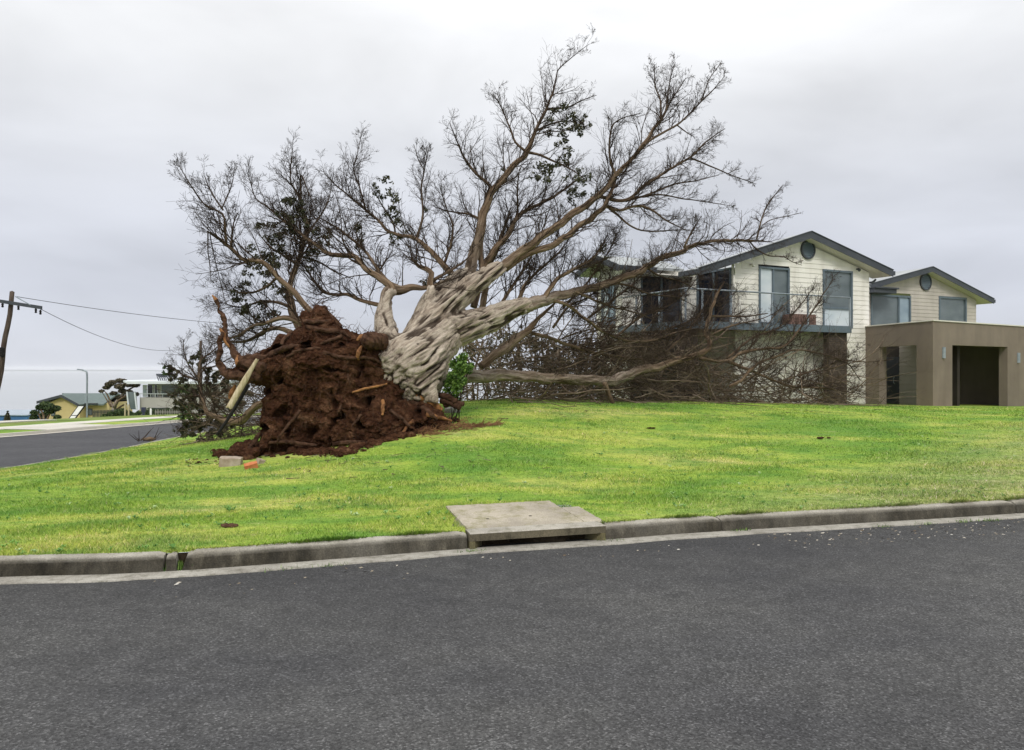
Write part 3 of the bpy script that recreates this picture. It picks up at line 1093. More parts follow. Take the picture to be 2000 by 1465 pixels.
# the gable wing's side wall that faces the balcony
for a_, b_ in ((0.0, dA), (dB, YL)):
    boards(lambda x, z: (sC435, x, z), (-1, 0, 0), a_, b_, DECKZ, lambda x: zL + .35).build('balcony_wall', M['board'], house)
window(house, lambda x, z: (sC435, x, z), (-1, 0, 0), dA, dB, DECKZ + .02, 5.35, [(dA + dB) / 2], (), ('glass_dark',), name='sliding_door')
for (a, b_, c, d), mu, tr, pn in ((w1, [w1[0] + (w1[1] - w1[0]) * .47], (), ('glass_pale', 'glass_grey')),
                                  (w2, (), [HP(1635, 602)[1]], ('glass_pale', 'glass_grey'))):
    window(house, front(0), (0, -1, 0), a, b_, c, d, mu, tr, pn, fw=.08)


def vent(px, py, y, rpx, parent):
    s, z = HP(px, py, y)
    r = HP(px + rpx, py, y)[0] - s
    mb = MB()
    th = np.linspace(0, 2 * math.pi, 29)[:-1]
    rings = [(r, .0), (r, -.07), (r * .84, -.07), (r * .82, -.03)]
    v = [(s + rr * math.cos(a), y + o, z + rr * math.sin(a)) for rr, o in rings for a in th]
    idx = np.arange(28 * 4).reshape(4, 28)
    nx = np.roll(idx, -1, 1)
    mb.add(v, np.stack([idx[:-1], nx[:-1], nx[1:], idx[1:]], -1).reshape(-1, 4))
    o = mb.build('gable_vent', M['trim'], parent, smooth=False)
    mb = MB()
    k = 7
    for i in range(k):
        zz = z + r * .8 * (-1 + (2 * i + 1) / k)
        hw = math.sqrt(max(.001, (r * .82) ** 2 - (zz - z) ** 2))
        mb.add([(s - hw, y - .055, zz - .05), (s + hw, y - .055, zz - .05), (s + hw, y - .022, zz + .05), (s - hw, y - .022, zz + .05)], [(0, 1, 2, 3)])
    mb.build('louvre', M['frame'], o)


vent(1577, 488, -.02, 13.5, house)


def gable_roof(parent, sP, zP, sL, zL, sR, zR, y0, y1, th=.26):
    """roof sheets with barge boards at the front and gutters along the eaves"""
    sh = MB()
    for (a, za), (b_, zb) in (((sL, zL), (sP, zP)), ((sP, zP), (sR, zR))):
        q = [(a, y0 + .03, za), (b_, y0 + .03, zb), (b_, y1, zb), (a, y1, za)]
        sh.hexa([(x, y, z - .10) for x, y, z in q], [(x, y, z - .012) for x, y, z in q])
    r = sh.build('roof', M['roofing'], parent)
    bg = MB()
    for (a, za), (b_, zb) in (((sL, zL), (sP, zP)), ((sP, zP), (sR, zR))):
        q = [(a, za - th), (b_, zb - th), (b_, zb), (a, za)]
        bg.hexa([(x, y0, z) for x, z in q], [(x, y0 + .028, z) for x, z in q])
    bg.build('barge_board', M['trim'], r)
    cp = MB()
    for (a, za), (b_, zb) in (((sL, zL), (sP, zP)), ((sP, zP), (sR, zR))):
        q = [(a, za + .003), (b_, zb + .003), (b_, zb + .028), (a, za + .028)]
        cp.hexa([(x, y0 - .03, z) for x, z in q], [(x, y0 + .12, z) for x, z in q])
    cp.build('edge_capping', M['trim'], r)
    for s_, z_, d in ((sL, zL, -1), (sR, zR, 1)):
        g = MB()
        xa, xb = sorted((s_ + d * .003, s_ + d * .12))
        g.box(xa, xb, y0, y1, z_ - .20, z_ - .03)
        g.build('gutter', M['trim'], r)
    so = MB()
    for (a, za), (b_, zb), in (((sL, zL), (sP, zP)), ((sP, zP), (sR, zR))):
        q = [(a, y0 + .032, za), (b_, y0 + .032, zb), (b_, y1, zb), (a, y1, za)]
        so.hexa([(x, y, z - .235) for x, y, z in q], [(x, y, z - .20) for x, y, z in q])
    so.build('soffit', M['soffit'], r)
    return r


# downpipes
def pipe(pts, r=.045, name='downpipe', m='board', parent=house):
    mb = MB()
    mb.tube(smooth_path(pts, .1), r, 8)
    return mb.build(name, M[m], parent, smooth=True)


pipe([(sC435 - .12, -.08, zL - .1), (sC435 - .1, -.1, zL - .5), (sC435 + .12, -.1, zL - .8), (sC435 + .12, -.1, DECKZ)])
pipe([(sR - .05, .3, zR - .3), (sR - .25, .3, zR - .42), (.12, .3, zR - .5), (.09, .3, zR - .9)], m='trim')
# spotlights under the gable
for px, py in ((1465, 517), (1672, 526)):
    s, z = HP(px, py)
    mb = MB()
    mb.tube([(s, -.02, z), (s, -.10, z), (s, -.18, z - .07)], [.03, .05, .06], 8)
    mb.build('spotlight', M['board'] if px < 1500 else M['trim'], house, smooth=True)

# --- left wing behind the tree
sW = HP(1215, 560, YL)[0]
zE = HP(1280, 522, YL - .7)[1]
sE = HP(1213, 520, YL - .7)[0] - .1
YBK = side_y(1166, sW)
YRG = (YL + YBK) / 2
zT = HP(1215, 502, YRG)[1]
kW = (zT - zE) / (YRG - YL + .7)
nav0, nav1 = HP(1251, 560, YL)[0], HP(1331, 560, YL)[0]
boards(front(YL), (0, -1, 0), sW, sC435 + .02, 0, lambda x: zE + .1, [(nav0, nav1, DECKZ, 5.3), (nav0 - .5, sC435, 0, 2.9)]).build('wing_wall', M['board'], house)
window(house, front(YL), (0, -1, 0), nav0, nav1, DECKZ + .02, 5.3, [nav0 + (nav1 - nav0) * .5], (), ('glass_dark', 'glass_dark'), name='sliding_door')
e0, e1 = side_y(1203, sW), side_y(1176, sW)
wtop = lambda y: (zE + kW * (y - (YL - .7)) if y < YRG else zT - kW * (y - YRG)) - .25
boards(lambda x, z: (sW, x, z), (-1, 0, 0), YL, YBK, 0, wtop, [(e0, e1, DECKZ + .1, 5.0)]).build('end_wall', M['board'], house)
window(house, lambda x, z: (sW, x, z), (-1, 0, 0), e0, e1, DECKZ + .1, 5.0, [(e0 + e1) / 2], [(DECKZ + 5) / 2], ('glass_blue', 'glass_pale'))
sh = MB()
xr = sL + 1.6
for (ya, za), (yb, zb) in (((YL - .7, zE), (YRG, zT)), ((YRG, zT), (YBK + .7, zE))):
    q = [(sE, ya, za), (xr, ya, za), (xr, yb, zb), (sE, yb, zb)]
    sh.hexa([(x, y, z - .1) for x, y, z in q], [(x, y, z) for x, y, z in q])
gable_roof(house, sP, zP, sL, zL, sR, zR, YB, YB + 1.0)
mb = MB()
for (a, za), (b_, zb_) in (((sL + .2, zL), (sP, zP)), ((sP, zP), (sR - .1, zR))):
    if a < sP - .1:
        a, za = sC435 + .05, zb_ - mL * (b_ - sC435 - .05)
    q = [(a, YB + 1.002, za - .62), (b_, YB + 1.002, zb_ - .62), (b_, YBK + .3, zb_ - .62), (a, YBK + .3, za - .62)]
    mb.hexa(q, [(x, y, z + .09) for x, y, z in q])
mb.build('rear_roof', M['roofing'], house)
r = sh.build('roof', M['roofing'], house)
g = MB()
g.box(sE, sL + .2, YL - .82, YL - .703, zE - .2, zE - .02)
g.build('gutter', M['trim'], r)
g = MB()
for (ya, za), (yb, zb) in (((YL - .7, zE), (YRG, zT)), ((YRG, zT), (YBK + .7, zE))):
    q = [(ya, za - .25), (yb, zb - .25), (yb, zb + .015), (ya, za + .015)]
    g.hexa([(sE - .03, y, z) for y, z in q], [(sE - .002, y, z) for y, z in q])
g.build('barge_board', M['trim'], r)
so = MB()
so.box(sW + .03, sC435 + .5, YL - .68, YL + .1, zE - .27, zE - .22)
so.build('soffit', M['soffit'], r)
# dark sheet standing in for the shade under the balcony
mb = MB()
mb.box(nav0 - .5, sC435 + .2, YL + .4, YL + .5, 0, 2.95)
mb.build('underdeck_shade', M['trim'], house)
boards(lambda x, z: (sC435, x, z), (-1, 0, 0), 0.0, YL + .4, 0.0, lambda x: DECKZ - .07).build('undercroft_wall', M['board_taupe'], house)  # darker taupe boards carry the shade under the deck in their colour
boards(lambda x, z: (x, YBK, z), (0, 1, 0), sC435, 0.0, 0.0, lambda x: min(top_front(sC435), top_front(0))).build('back_wall', M['board'], house)
boards(lambda x, z: (x, YBK, z), (0, 1, 0), sW, sC435, 0.0, lambda x: zE - .2).build('back_wall', M['board'], house)

# --- rear wing on the right
YR = 4.5
rP, rzP = HP(1822, 521, YR - .5)
rR, rzR = HP(1942, 584, YR - .5)
rL, rzL = HP(1703, 554, YR - .5)
r0, r1 = HP(1690, 600, YR)[0], HP(1906, 600, YR)[0]
kR, kL = (rzP - rzR) / (rR - rP), (rzP - rzL) / (rP - rL)
top_rear = lambda x: (rzP - kR * (x - rP) if x > rP else rzP - kL * (rP - x)) - .27
w3 = (HP(1700, 600, YR)[0], HP(1778, 600, YR)[0], HP(1740, 640, YR)[1], HP(1740, 576, YR)[1])
w4 = (HP(1833, 600, YR)[0], HP(1887, 600, YR)[0], HP(1860, 634, YR)[1], HP(1860, 580, YR)[1])
boards(front(YR), (0, -1, 0), 0.02, r1, 2.0, top_rear, [w3, w4]).build('rear_wall', M['board_taupe'], house)
boards(lambda x, z: (r1, x, z), (1, 0, 0), YR, YR + 6, 0, lambda x: top_rear(r1)).build('side_wall', M['board_taupe'], house)
window(house, front(YR), (0, -1, 0), *w3, [w3[0] + (w3[1] - w3[0]) * .70], (), ('glass_grey', 'glass_blue'), fw=.10)
window(house, front(YR), (0, -1, 0), *w4, (), (), ('glass_grey',), fw=.11)
vent(1807, 551, YR - .02, 11, house)
gable_roof(house, rP, rzP, rL, rzL, rR, rzR, YR - .5, YR + 7)
mb = MB()
a, z_ = HP(1703, 558, YR - .6)
b_ = HP(1746, 558, YR - .6)[0]
mb.box(a, b_, YR - .75, YR - .05, z_ - .33, z_ - .12)
mb.box(a - .05, b_ + .06, YR - .85, YR - .03, z_ - .118, z_ - .05)
mb.build('window_hood', M['trim'], house)

# --- balcony
YD = -1.05
d0, d1 = HP(1339, 600, YD)[0], HP(1661, 600, YD)[0]
mb = MB()
mb.box(d0, d1, YD + .001, -.03, DECKZ - .06, DECKZ)
mb.box(d0, sC435 - .03, -.03, YL - .03, DECKZ - .06, DECKZ)
deck = mb.build('balcony', M['trim'], house)
mb = MB()
mb.box(d0 - .02, d1 + .02, YD - .04, YD - .002, DECKZ - .245, DECKZ + .012)
mb.box(d0 - .045, d0 - .003, YD - .002, YL - .03, DECKZ - .245, DECKZ + .012)
mb.box(d1 + .003, d1 + .045, YD - .002, -.03, DECKZ - .245, DECKZ + .012)
mb.build('fascia', M['frame'], deck)
mb = MB()
for k in range(12):
    x = d0 + (d1 - d0) * (k + .5) / 12
    mb.box(x - .03, x + .03, YD + .01, -.05 if x > sC435 else YL - .05, DECKZ - .215, DECKZ - .07)
mb.build('joists', M['timber_red'], deck)
RH = HP(1339, 563, YD)[1]
mb = MB()
mb.tube([(d0, YD, RH), (d1, YD, RH)], .03, 8)
mb.tube([(d0, YD, RH), (d0, YL - .05, RH)], .03, 8)
rail = mb.build('hand_rail', M['steel'], deck, smooth=True)
for px in (1339, 1372, 1428, 1508, 1578, 1660):
    s = HP(px, 600, YD)[0]
    mb = MB()
    mb.box(s - .025, s + .025, YD - .028, YD + .028, DECKZ + .016, RH - .025)
    mb.build('railing_post', M['steel'], deck)
for y in (.4, 1.8):
    mb = MB()
    mb.box(d0 - .028, d0 + .028, y - .025, y + .025, DECKZ + .016, RH - .025)
    mb.build('railing_post', M['steel'], deck)
for pa, pb in ((1330, 1362), (1618, 1653)):
    a, b_ = HP(pa, 700, YD + .15)[0], HP(pb, 700, YD + .15)[0]
    mb = MB()
    mb.box(a, b_, YD + .12, YD + .40, 0, DECKZ - .25)
    mb.build('pillar', M['brick_brown'], house)
# slatted timber planter box on the balcony
pa, pb = HP(1538, 622, -.45)[0], HP(1588, 622, -.45)[0]
pl = empty('planter_box', label='low red brown slatted timber box standing on the balcony between the two windows', cat='planter')
pc = HO + E1 * pa + E2 * -.6
pl.location = (pc[0], pc[1], DECKZ + .003)
pl.rotation_euler = (0, 0, HTH)
w = pb - pa
k = 9
for i in range(k):
    mb = MB()
    mb.box(w * i / k + .006, w * (i + 1) / k - .006, 0, .03, .03, .44)
    mb.build('slat', M['timber_red'], pl)
mb = MB()
mb.box(0, w, .031, .40, .0, .42)
mb.build('box_body', M['timber_red'], pl)

# ------------------------------------------------------------------ rendered carport
CO = np.array((15.0, 27.0))
CTH = math.radians(33)
C1 = np.array((math.cos(CTH), math.sin(CTH)))
C2 = np.array((-C1[1], C1[0]))
carport = empty('carport', (CO[0], CO[1], 0), CTH, label='flat roofed brown rendered carport with two square openings at the right of the house', cat='carport')
LD = np.array((-.15, .99))
LD /= np.linalg.norm(LD)
LX = np.array((LD @ C1, LD @ C2))         # left face direction in carport coordinates
LN = np.array((-LX[1], LX[0]))            # outward (left)
TOP = CAMZ + 93 / F * 27


def cx_right(px):
    k = (px - CX) / F
    return (CO[0] - k * CO[1]) / (k * C1[1] - C1[0])


def ct_left(px):
    k = (px - CX) / F
    return (CO[0] - k * CO[1]) / (k * LD[1] - LD[0])


def wallR(mb, a, b_, z0, z1, t=.32, o=0.0):
    mb.box(a, b_, o, t, z0, z1)


def wallL(mb, a, b_, z0, z1, t=.32, o=0.0):
    q = [LX * a - LN * o, LX * b_ - LN * o, LX * b_ - LN * t, LX * a - LN * t]
    mb.hexa([(*v, z0) for v in q], [(*v, z1) for v in q])


OT = 2.46
ra, rb = cx_right(1860), cx_right(1968)
la, lb = ct_left(1790), ct_left(1717)
LE = ct_left(1686)
mb = MB()
corner = LX * .34 - LN * .32
mb.prism([(0, 0, 0), (.4, 0, 0), (.4, .32, 0), (corner[0], corner[1], 0), (LX[0] * .34, LX[1] * .34, 0)], (0, 0, 0), (0, 0, TOP))
wallR(mb, .4, ra, 0, OT)
wallR(mb, rb, rb + 2.2, 0, OT)
wallL(mb, .34, la, 0, OT)
wallL(mb, lb, LE, 0, OT)
wallR(mb, .4, rb + 2.2, OT, TOP)
wallL(mb, .34, LE, OT, TOP)
mb.box(rb + 1.9, rb + 2.2, .32, 6.2, 0, TOP)
mb.build('rendered_wall', M['render'], carport)
mb = MB()
mb.prism([(-.03, -.04, 0), (rb + 2.25, -.04, 0), (rb + 2.25, .36, 0), (.25, .36, 0)], (0, 0, TOP + .003), (0, 0, TOP + .045))
q = [LX * -.02 + LN * .04, LX * (LE + .05) + LN * .04, LX * (LE + .05) - LN * .36, LX * .42 - LN * .36]
mb.hexa([(*v, TOP + .0035) for v in q], [(*v, TOP + .044) for v in q])
mb.build('coping', M['soffit'], carport)
mb = MB()
q = [LX * .35 - LN * .33, np.array((rb + 1.88, .33)), np.array((rb + 1.88, 6.2)), LX * LE - LN * 2.6, LX * LE - LN * .33]
mb.prism([(*v, 0) for v in q], (0, 0, 2.75), (0, 0, 2.9))
mb.build('ceiling', M['render'], carport)
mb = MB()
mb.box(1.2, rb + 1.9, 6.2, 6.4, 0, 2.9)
M['interior'] = mat('interior_shade', rough=.95, fn=noisy((.03, .025, .02), (.045, .037, .03), 1.0, .1, .004))  # near-black wall colour stands for the shade inside the carport
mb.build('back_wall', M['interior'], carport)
# entry wall inside the porch: weatherboards, dark door, red post
IN = -LN                                   # inward
DEP = 2.0
to_in = lambda x, z: (*(LX * x + IN * DEP), z)
# where sight lines through the left opening meet that wall
def t_in(px):
    o = CO + (C1 * IN[0] + C2 * IN[1]) * DEP
    k = (px - CX) / F
    return (o[0] - k * o[1]) / (k * LD[1] - LD[0])


i0, i1, i2, i3 = t_in(1789), t_in(1757), t_in(1729), t_in(1717)
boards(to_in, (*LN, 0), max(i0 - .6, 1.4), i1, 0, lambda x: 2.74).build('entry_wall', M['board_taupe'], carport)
mb = MB()
q = [LX * i1 + IN * DEP, LX * i3 + IN * DEP, LX * i3 + IN * (DEP + .1), LX * i1 + IN * (DEP + .1)]
mb.hexa([(*v, 0) for v in q], [(*v, 2.1) for v in q])
q = [LX * i1 + IN * (DEP - .03), LX * (i1 + .09) + IN * (DEP - .03), LX * (i1 + .09) + IN * DEP, LX * i1 + IN * DEP]
mb.hexa([(*v, 0) for v in q], [(*v, 2.1) for v in q])
door = mb.build('entry_door', M['trim'], carport)
mb = MB()
q = LX * (i1 + .25) + IN * (DEP - .05)
mb.tube([(*q, .95), (*(q + LN * .05), 1.0), (*(q + LN * .05), 1.2), (*q, 1.25)], .014, 6)
mb.build('handle', M['steel'], door)
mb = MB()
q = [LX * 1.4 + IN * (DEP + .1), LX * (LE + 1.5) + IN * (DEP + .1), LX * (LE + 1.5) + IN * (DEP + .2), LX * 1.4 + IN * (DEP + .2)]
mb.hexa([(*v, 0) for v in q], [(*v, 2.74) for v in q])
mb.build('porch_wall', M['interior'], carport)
q = LX * (i2 + .25) + IN * (DEP - .35)
w_ = CO + C1 * q[0] + C2 * q[1]
mb = MB()
mb.tube(smooth_path([(0, 0, 0), (0, 0, .05), (.0, 0, 1.0), (.01, 0, 1.25), (0, 0, 1.75)], .1), [.15] * 2 + [.1] * (len(smooth_path([(0, 0, 0), (0, 0, .05), (.0, 0, 1.0), (.01, 0, 1.25), (0, 0, 1.75)], .1)) - 2), 10)
o = mb.build('red_post', M['red'], None, smooth=True, label='slim dark red upright post standing inside the porch beside the entry door', cat='post')
o.location = (w_[0], w_[1], float(gz(w_[0], w_[1])) if False else 0.0)
for px, py, face in ((1842, 689, 0), (1988, 699, 0)):
    s = cx_right(px)
    z = CAMZ - (py - HY) / F * (CO[1] + C1[1] * s)
    mb = MB()
    th = np.linspace(math.pi, 2 * math.pi, 9)
    a = [(s + .065 * math.cos(t), -.003 + .085 * math.sin(t)) for t in th]
    mb.prism([(x, y, 0) for x, y in a], (0, 0, z - .2), (0, 0, z + .2))
    mb.build('wall_light', M['steel'], carport)

# neighbour with a terracotta roof just showing behind the carport
nb = empty('neighbour_house', (33.0, 47.0, 0), math.radians(15), label='house with terracotta tiled roof just showing behind the carport', cat='house')
mb = MB()
mb.box(0, 12, 0, 8, -.5, 3.3)
mb.build('wall', M['board_taupe'], nb)
M['terracotta'] = mat('terracotta_tiles', rough=.8, fn=noisy((.34, .12, .07), (.46, .19, .11), 3.0, .5, .02, sc=(1, 3, 1)))
mb = MB()
zr = 3.15
A = [(-.7, -.7, zr), (12.7, -.7, zr), (12.7, 8.7, zr), (-.7, 8.7, zr)]
mb.add(A + [(3.4, 4, zr + 1.4), (8.6, 4, zr + 1.4)], [np.array([(0, 1, 5, 4), (2, 3, 4, 5), (3, 2, 1, 0)]), np.array([(1, 2, 5), (3, 0, 4)])])
mb.build('roof', M['terracotta'], nb)

# ------------------------------------------------------------------ far side of the street, down towards the sea
def gx(px, Y):
    x = (px - CX) / F * Y
    return x, Y, float(gz(x, Y))


def leaf_cloud(mb, centers, radii, n, size, seed, flat=1.0, aspect=.5, shade=None):
    """many small leaf faces through the volume of some clumps"""
    r_ = np.random.default_rng(seed)
    centers, radii = np.asarray(centers, float), np.asarray(radii, float)
    w = radii ** 2 / (radii ** 2).sum()
    k = r_.choice(len(centers), n, p=w)
    d = r_.normal(size=(n, 3))
    d /= np.linalg.norm(d, axis=1)[:, None]
    rr = r_.uniform(0, 1, n) ** .45
    c = centers[k] + d * (rr * radii[k])[:, None] * [1, 1, flat]
    a = r_.normal(size=(n, 3))
    a /= np.linalg.norm(a, axis=1)[:, None]
    b_ = np.cross(a, r_.normal(size=(n, 3)))
    b_ /= np.linalg.norm(b_, axis=1)[:, None]
    s = size * r_.uniform(.6, 1.4, n)[:, None]
    V = np.stack([c - a * s, c + b_ * s * aspect, c + a * s, c - b_ * s * aspect], 1)
    t = np.clip(r_.uniform(0, 1, n), 0, 1)
    mb.add(V.reshape(-1, 3), np.arange(4 * n).reshape(n, 4), tint=np.repeat(t, 4))


# --- utility pole on the left and its wires
M['old_pole'] = mat('weathered_pole', rough=.9, fn=noisy((.045, .030, .022), (.12, .09, .07), 5.0, .7, .02, sc=(4, 4, .4)))
YP = 31.0
pt, pm = P(25, 570, YP), P(-4, 755, YP)
dv = (pt - pm) / (pt[2] - pm[2])
zb = float(gz(pm[0] - .6, YP)) - .3
pb = pm + dv * (zb - pm[2])
up = empty('utility_pole', tuple(pb), label='dark leaning timber utility pole with crossarm at the far left beside the street', cat='utility pole')
rel = lambda p: np.asarray(p) - pb
mb = MB()
pts = np.array([rel(pb + (pt - pb) * k) for k in np.linspace(0, 1, 14)])
pts[:, 0] += .03 * np.sin(np.arange(14) * 1.3)
mb.tube(pts, np.linspace(.115, .088, 14), 12)
mb.build('pole', M['old_pole'], up, smooth=True)
xa, xb = rel(P(-40, 582, YP - .2)), rel(P(81, 601, YP - .2))
ax = (xb - xa) / np.linalg.norm(xb - xa)
mb = MB()
hz = np.array((0, .06, 0))
vz = np.array((0, 0, .07))
mb.hexa([xa - hz - vz, xa + hz - vz, xa + hz + vz, xa - hz + vz], [xb - hz - vz, xb + hz - vz, xb + hz + vz, xb - hz + vz])
arm = mb.build('crossarm', M['trim'], up)
for px, py in ((5, 592), (36, 597), (70, 603), (79, 606)):
    c = rel(P(px, py, YP - .2))
    mb = MB()
    mb.tube([c + (0, 0, .02), c - (0, 0, .05), c - (0, 0, .10), c - (0, 0, .16)], [.025, .05, .035, .05], 8)
    mb.build('insulator', M['dark'], arm, smooth=True)
mb = MB()
a, b_ = rel(P(30, 579, YP - .25)), rel(P(60, 596, YP - .25))
mb.tube([a, b_], .022, 6)
mb.build('brace', M['steel'], up)
mb = MB()
c = rel(P(4, 688, YP - .18))
mb.tube([c - (0, 0, .18), c + (0, 0, .18)], .10, 8)
mb.build('fuse_box', M['dark'], up)
# second pole further along the street
p2 = gx(392, 68)
pole2 = empty('utility_pole', p2, label='thin grey utility pole far along the street behind the leafy fallen branches', cat='utility pole')
h2 = P(392, 666, 68)[2] - p2[2]
mb = MB()
mb.tube([(0, 0, -.3), (0, 0, h2 * .5), (0, 0, h2)], [.14, .125, .11], 10)
mb.build('pole', M['old_pole'], pole2, smooth=True)
def wire(a, b_, sag, name, **kw):
    t = np.linspace(0, 1, 41)
    p = a[None] * (1 - t)[:, None] + b_[None] * t[:, None]
    p[:, 2] -= 4 * sag * t * (1 - t)
    mb = MB()
    mb.tube(p, .012, 5)
    return mb.build(name, M['dark'], smooth=True, **kw)


wire(P(80, 604, YP - .2), P(392, 669, 68), 1.15, 'power_line', label='lower sagging power line from the crossarm of the leaning pole', cat='power line')
wire(P(30, 579, YP), P(640, 640, 52), .35, 'power_line', label='upper straighter power line from the top of the leaning pole', cat='power line')

# --- street lamp
lx, ly, lz = gx(170, 75)
lamp = empty('street_lamp', (lx, ly, lz), label='slender grey street lamp standing in front of the yellow house', cat='street lamp')
H = P(170, 723, 75)[2] - lz
mb = MB()
mb.tube(smooth_path([(0, 0, -.2), (0, 0, H * .6), (0, 0, H - .5), (-.1, 0, H - .12), (-.45, 0, H)], .15), .085, 8)
mb.build('post', M['steel'], lamp, smooth=True)
mb = MB()
mb.prism([(-.4, -.12, H - .03), (-.95, -.09, H + .03), (-.95, .09, H + .03), (-.4, .12, H - .03)], (0, 0, 0), (0, 0, .10))
mb.build('lamp_head', M['steel'], lamp)
mb = MB()
mb.box(-.14, .14, -.14, .14, -.1, .06)
mb.build('base', M['steel'], lamp)

# --- yellow house
M['yellow'] = mat('yellow_render', rough=.8, fn=noisy((.52, .42, .19), (.61, .50, .24), .5, .1, .01))
M['roof_green'] = mat('grey_green_tiles', rough=.7, fn=noisy((.10, .135, .13), (.16, .20, .19), 2.0, .4, .03, sc=(1, 4, 1)))
Yh = 95.0
hx = lambda px: (px - CX) / F * Yh
hz_ = lambda py: CAMZ - (py - HY) / F * Yh
hb = hz_(822)
ox, oz = hx(130), hb
yh = empty('yellow_house', (ox, Yh, oz), label='yellow house with grey green gabled roof behind the street lamp', cat='house')
U = lambda px: hx(px) - ox
W = lambda py: hz_(py) - oz
mb = MB()   # main block behind
mb.prism([(U(92), 1.0, -1), (U(204), 1.0, -1), (U(204), 1.0, W(788)), (U(92), 1.0, W(788))], (0, 0, 0), (0, 6, 0))
mb.build('wall', M['yellow'], yh)
mb = MB()
mb.prism([(U(98), 0, -1), (U(161), 0, -1), (U(161), 0, W(788)), (U(130), 0, W(773.5)), (U(98), 0, W(788))], (0, -.6, 0), (0, .995, 0))
mb.build('gable_wall', M['yellow'], yh)
mb = MB()
for (a, za), (b_, zb_) in (((U(83), W(783.5)), (U(130), W(771))), ((U(130), W(771)), (U(163), W(789)))):
    q = [(a, -1.1, za), (b_, -1.1, zb_), (b_, 4, zb_), (a, 4, za)]
    mb.hexa([(x, y, z - .22) for x, y, z in q], [(x, y, z) for x, y, z in q])
mb.build('gable_roof', M['roof_green'], yh)
mb = MB()
for a, b_ in (((.3, W(789)), (4, W(770))), ((4, W(770)), (7.7, W(789)))):
    q = [(U(84), a[0], a[1]), (U(200), a[0], a[1]), (U(198), b_[0], b_[1]), (U(90), b_[0], b_[1])]
    mb.hexa([(x, y, z - .2) for x, y, z in q], [(x, y, z) for x, y, z in q])
rf = mb.build('roof', M['roof_green'], yh)
mb = MB()
for (a, za), (b_, zb_) in (((U(82.5), W(783.3)), (U(130), W(770.6))), ((U(130), W(770.6)), (U(163.5), W(788.8)))):
    mb.hexa([(a, -1.16, za - .3), (b_, -1.16, zb_ - .3), (b_, -1.16, zb_ + .03), (a, -1.16, za + .03)], [(a, -1.103, za - .3), (b_, -1.103, zb_ - .3), (b_, -1.103, zb_ + .03), (a, -1.103, za + .03)])
mb.build('barge_board', M['trim'], yh)
mb = MB()
mb.box(U(163), U(189), .15, .29, W(790), W(787.5))
mb.build('gutter', M['trim'], yh)
for a, b_, c, d in ((161, 172, 812, 799), (106, 114, 812, 803)):
    mb = MB()
    y = .93 if a > 150 else -.68
    mb.box(U(a), U(b_), y, y + .06, W(c), W(d))
    f = mb.build('window', M['trim'], yh)
    mb = MB()
    mb.box(U(a) + .08, U(b_) - .08, y - .02, y - .004, W(c) + .08, W(d) - .08)
    mb.build('pane', M['glass_grey'], f)

# --- modern grey house with a flat roof
M['grey_render'] = mat('pale_grey_render', rough=.8, fn=noisy((.40, .385, .35), (.47, .455, .42), .5, .1, .01))
M['white_trim'] = mat('white_trim', rough=.5, fn=noisy((.62, .66, .68), (.70, .74, .76), 1.0, .05, .003))
Ym = 84.0
mx0 = (300 - CX) / F * Ym
U = lambda px: (px - 300) / F * Ym
zb_m = float(gz(mx0, Ym))
W = lambda py: CAMZ - (py - HY) / F * Ym - zb_m
mh = empty('modern_house', (mx0, Ym, zb_m), label='modern two storey grey house with flat roof and rooftop panels behind the paling fence', cat='house')
mb = MB()
mb.box(U(273), U(420), 0, 9, -2, W(776.5))
mb.build('lower_wall', M['grey_render'], mh)
mb = MB()
mb.box(U(284), U(420), .6, 8.5, W(776), W(750))
mb.build('upper_wall', M['grey_render'], mh)
mb = MB()
mb.box(U(258), U(425), -1.2, 9.5, W(749.5), W(744.5))
mb.prism([(U(246), -.6, W(746)), (U(258.5), -1.1, W(749)), (U(258.5), 9, W(749)), (U(246), 9, W(746))], (0, 0, 0), (0, 0, .18))
mb.build('roof', M['white_trim'], mh)
for a, b_, m_ in ((283.5, 295, 'glass_dark'), (297.5, 304, 'glass_dark'), (310, 345, 'glass_grey'), (274.5, 282, 'glass_pale')):
    mb = MB()
    mb.box(U(a), U(b_), .50, .58, W(775.5), W(752))
    f = mb.build('window', M['white_trim'], mh)
    mb = MB()
    mb.box(U(a) + .08, U(b_) - .08, .46, .494, W(775), W(752.6))
    mb.build('pane', M[m_], f)
mb = MB()
mb.tube([(U(273), -.05, W(769)), (U(345), -.05, W(769.5))], .04, 6)
for px in (274, 284, 295, 304, 318, 332):
    mb.tube([(U(px), -.05, W(776.5)), (U(px), -.05, W(769))], .03, 5)
mb.build('balcony_rail', M['white_trim'], mh)
mb = MB()
mb.prism([(U(255), -.8, W(765)), (U(272), -.8, W(765)), (U(275), -.8, W(799)), (U(262), -.8, W(799))], (0, 0, 0), (0, .1, 0))
mb.build('stair_screen', M['glass_grey'], mh)
for a, b_ in (((256, 765), (260, 800)), ((271, 766), (275, 799))):
    mb = MB()
    p, q = np.array((U(a[0]), -.9, W(a[1]))), np.array((U(b_[0]), -.9, W(b_[1])))
    mb.tube([p, q], .09, 6)
    mb.build('leaning_post', M['white_trim'], mh)
mb = MB()
mb.box(U(295), U(330), -.06, -.01, W(806), W(796.5))
mb.build('garage_opening', M['trim'], mh)
M['panel'] = mat('solar_panel', rough=.2, fn=noisy((.03, .035, .05), (.06, .07, .09), 1.0, .05, .003))
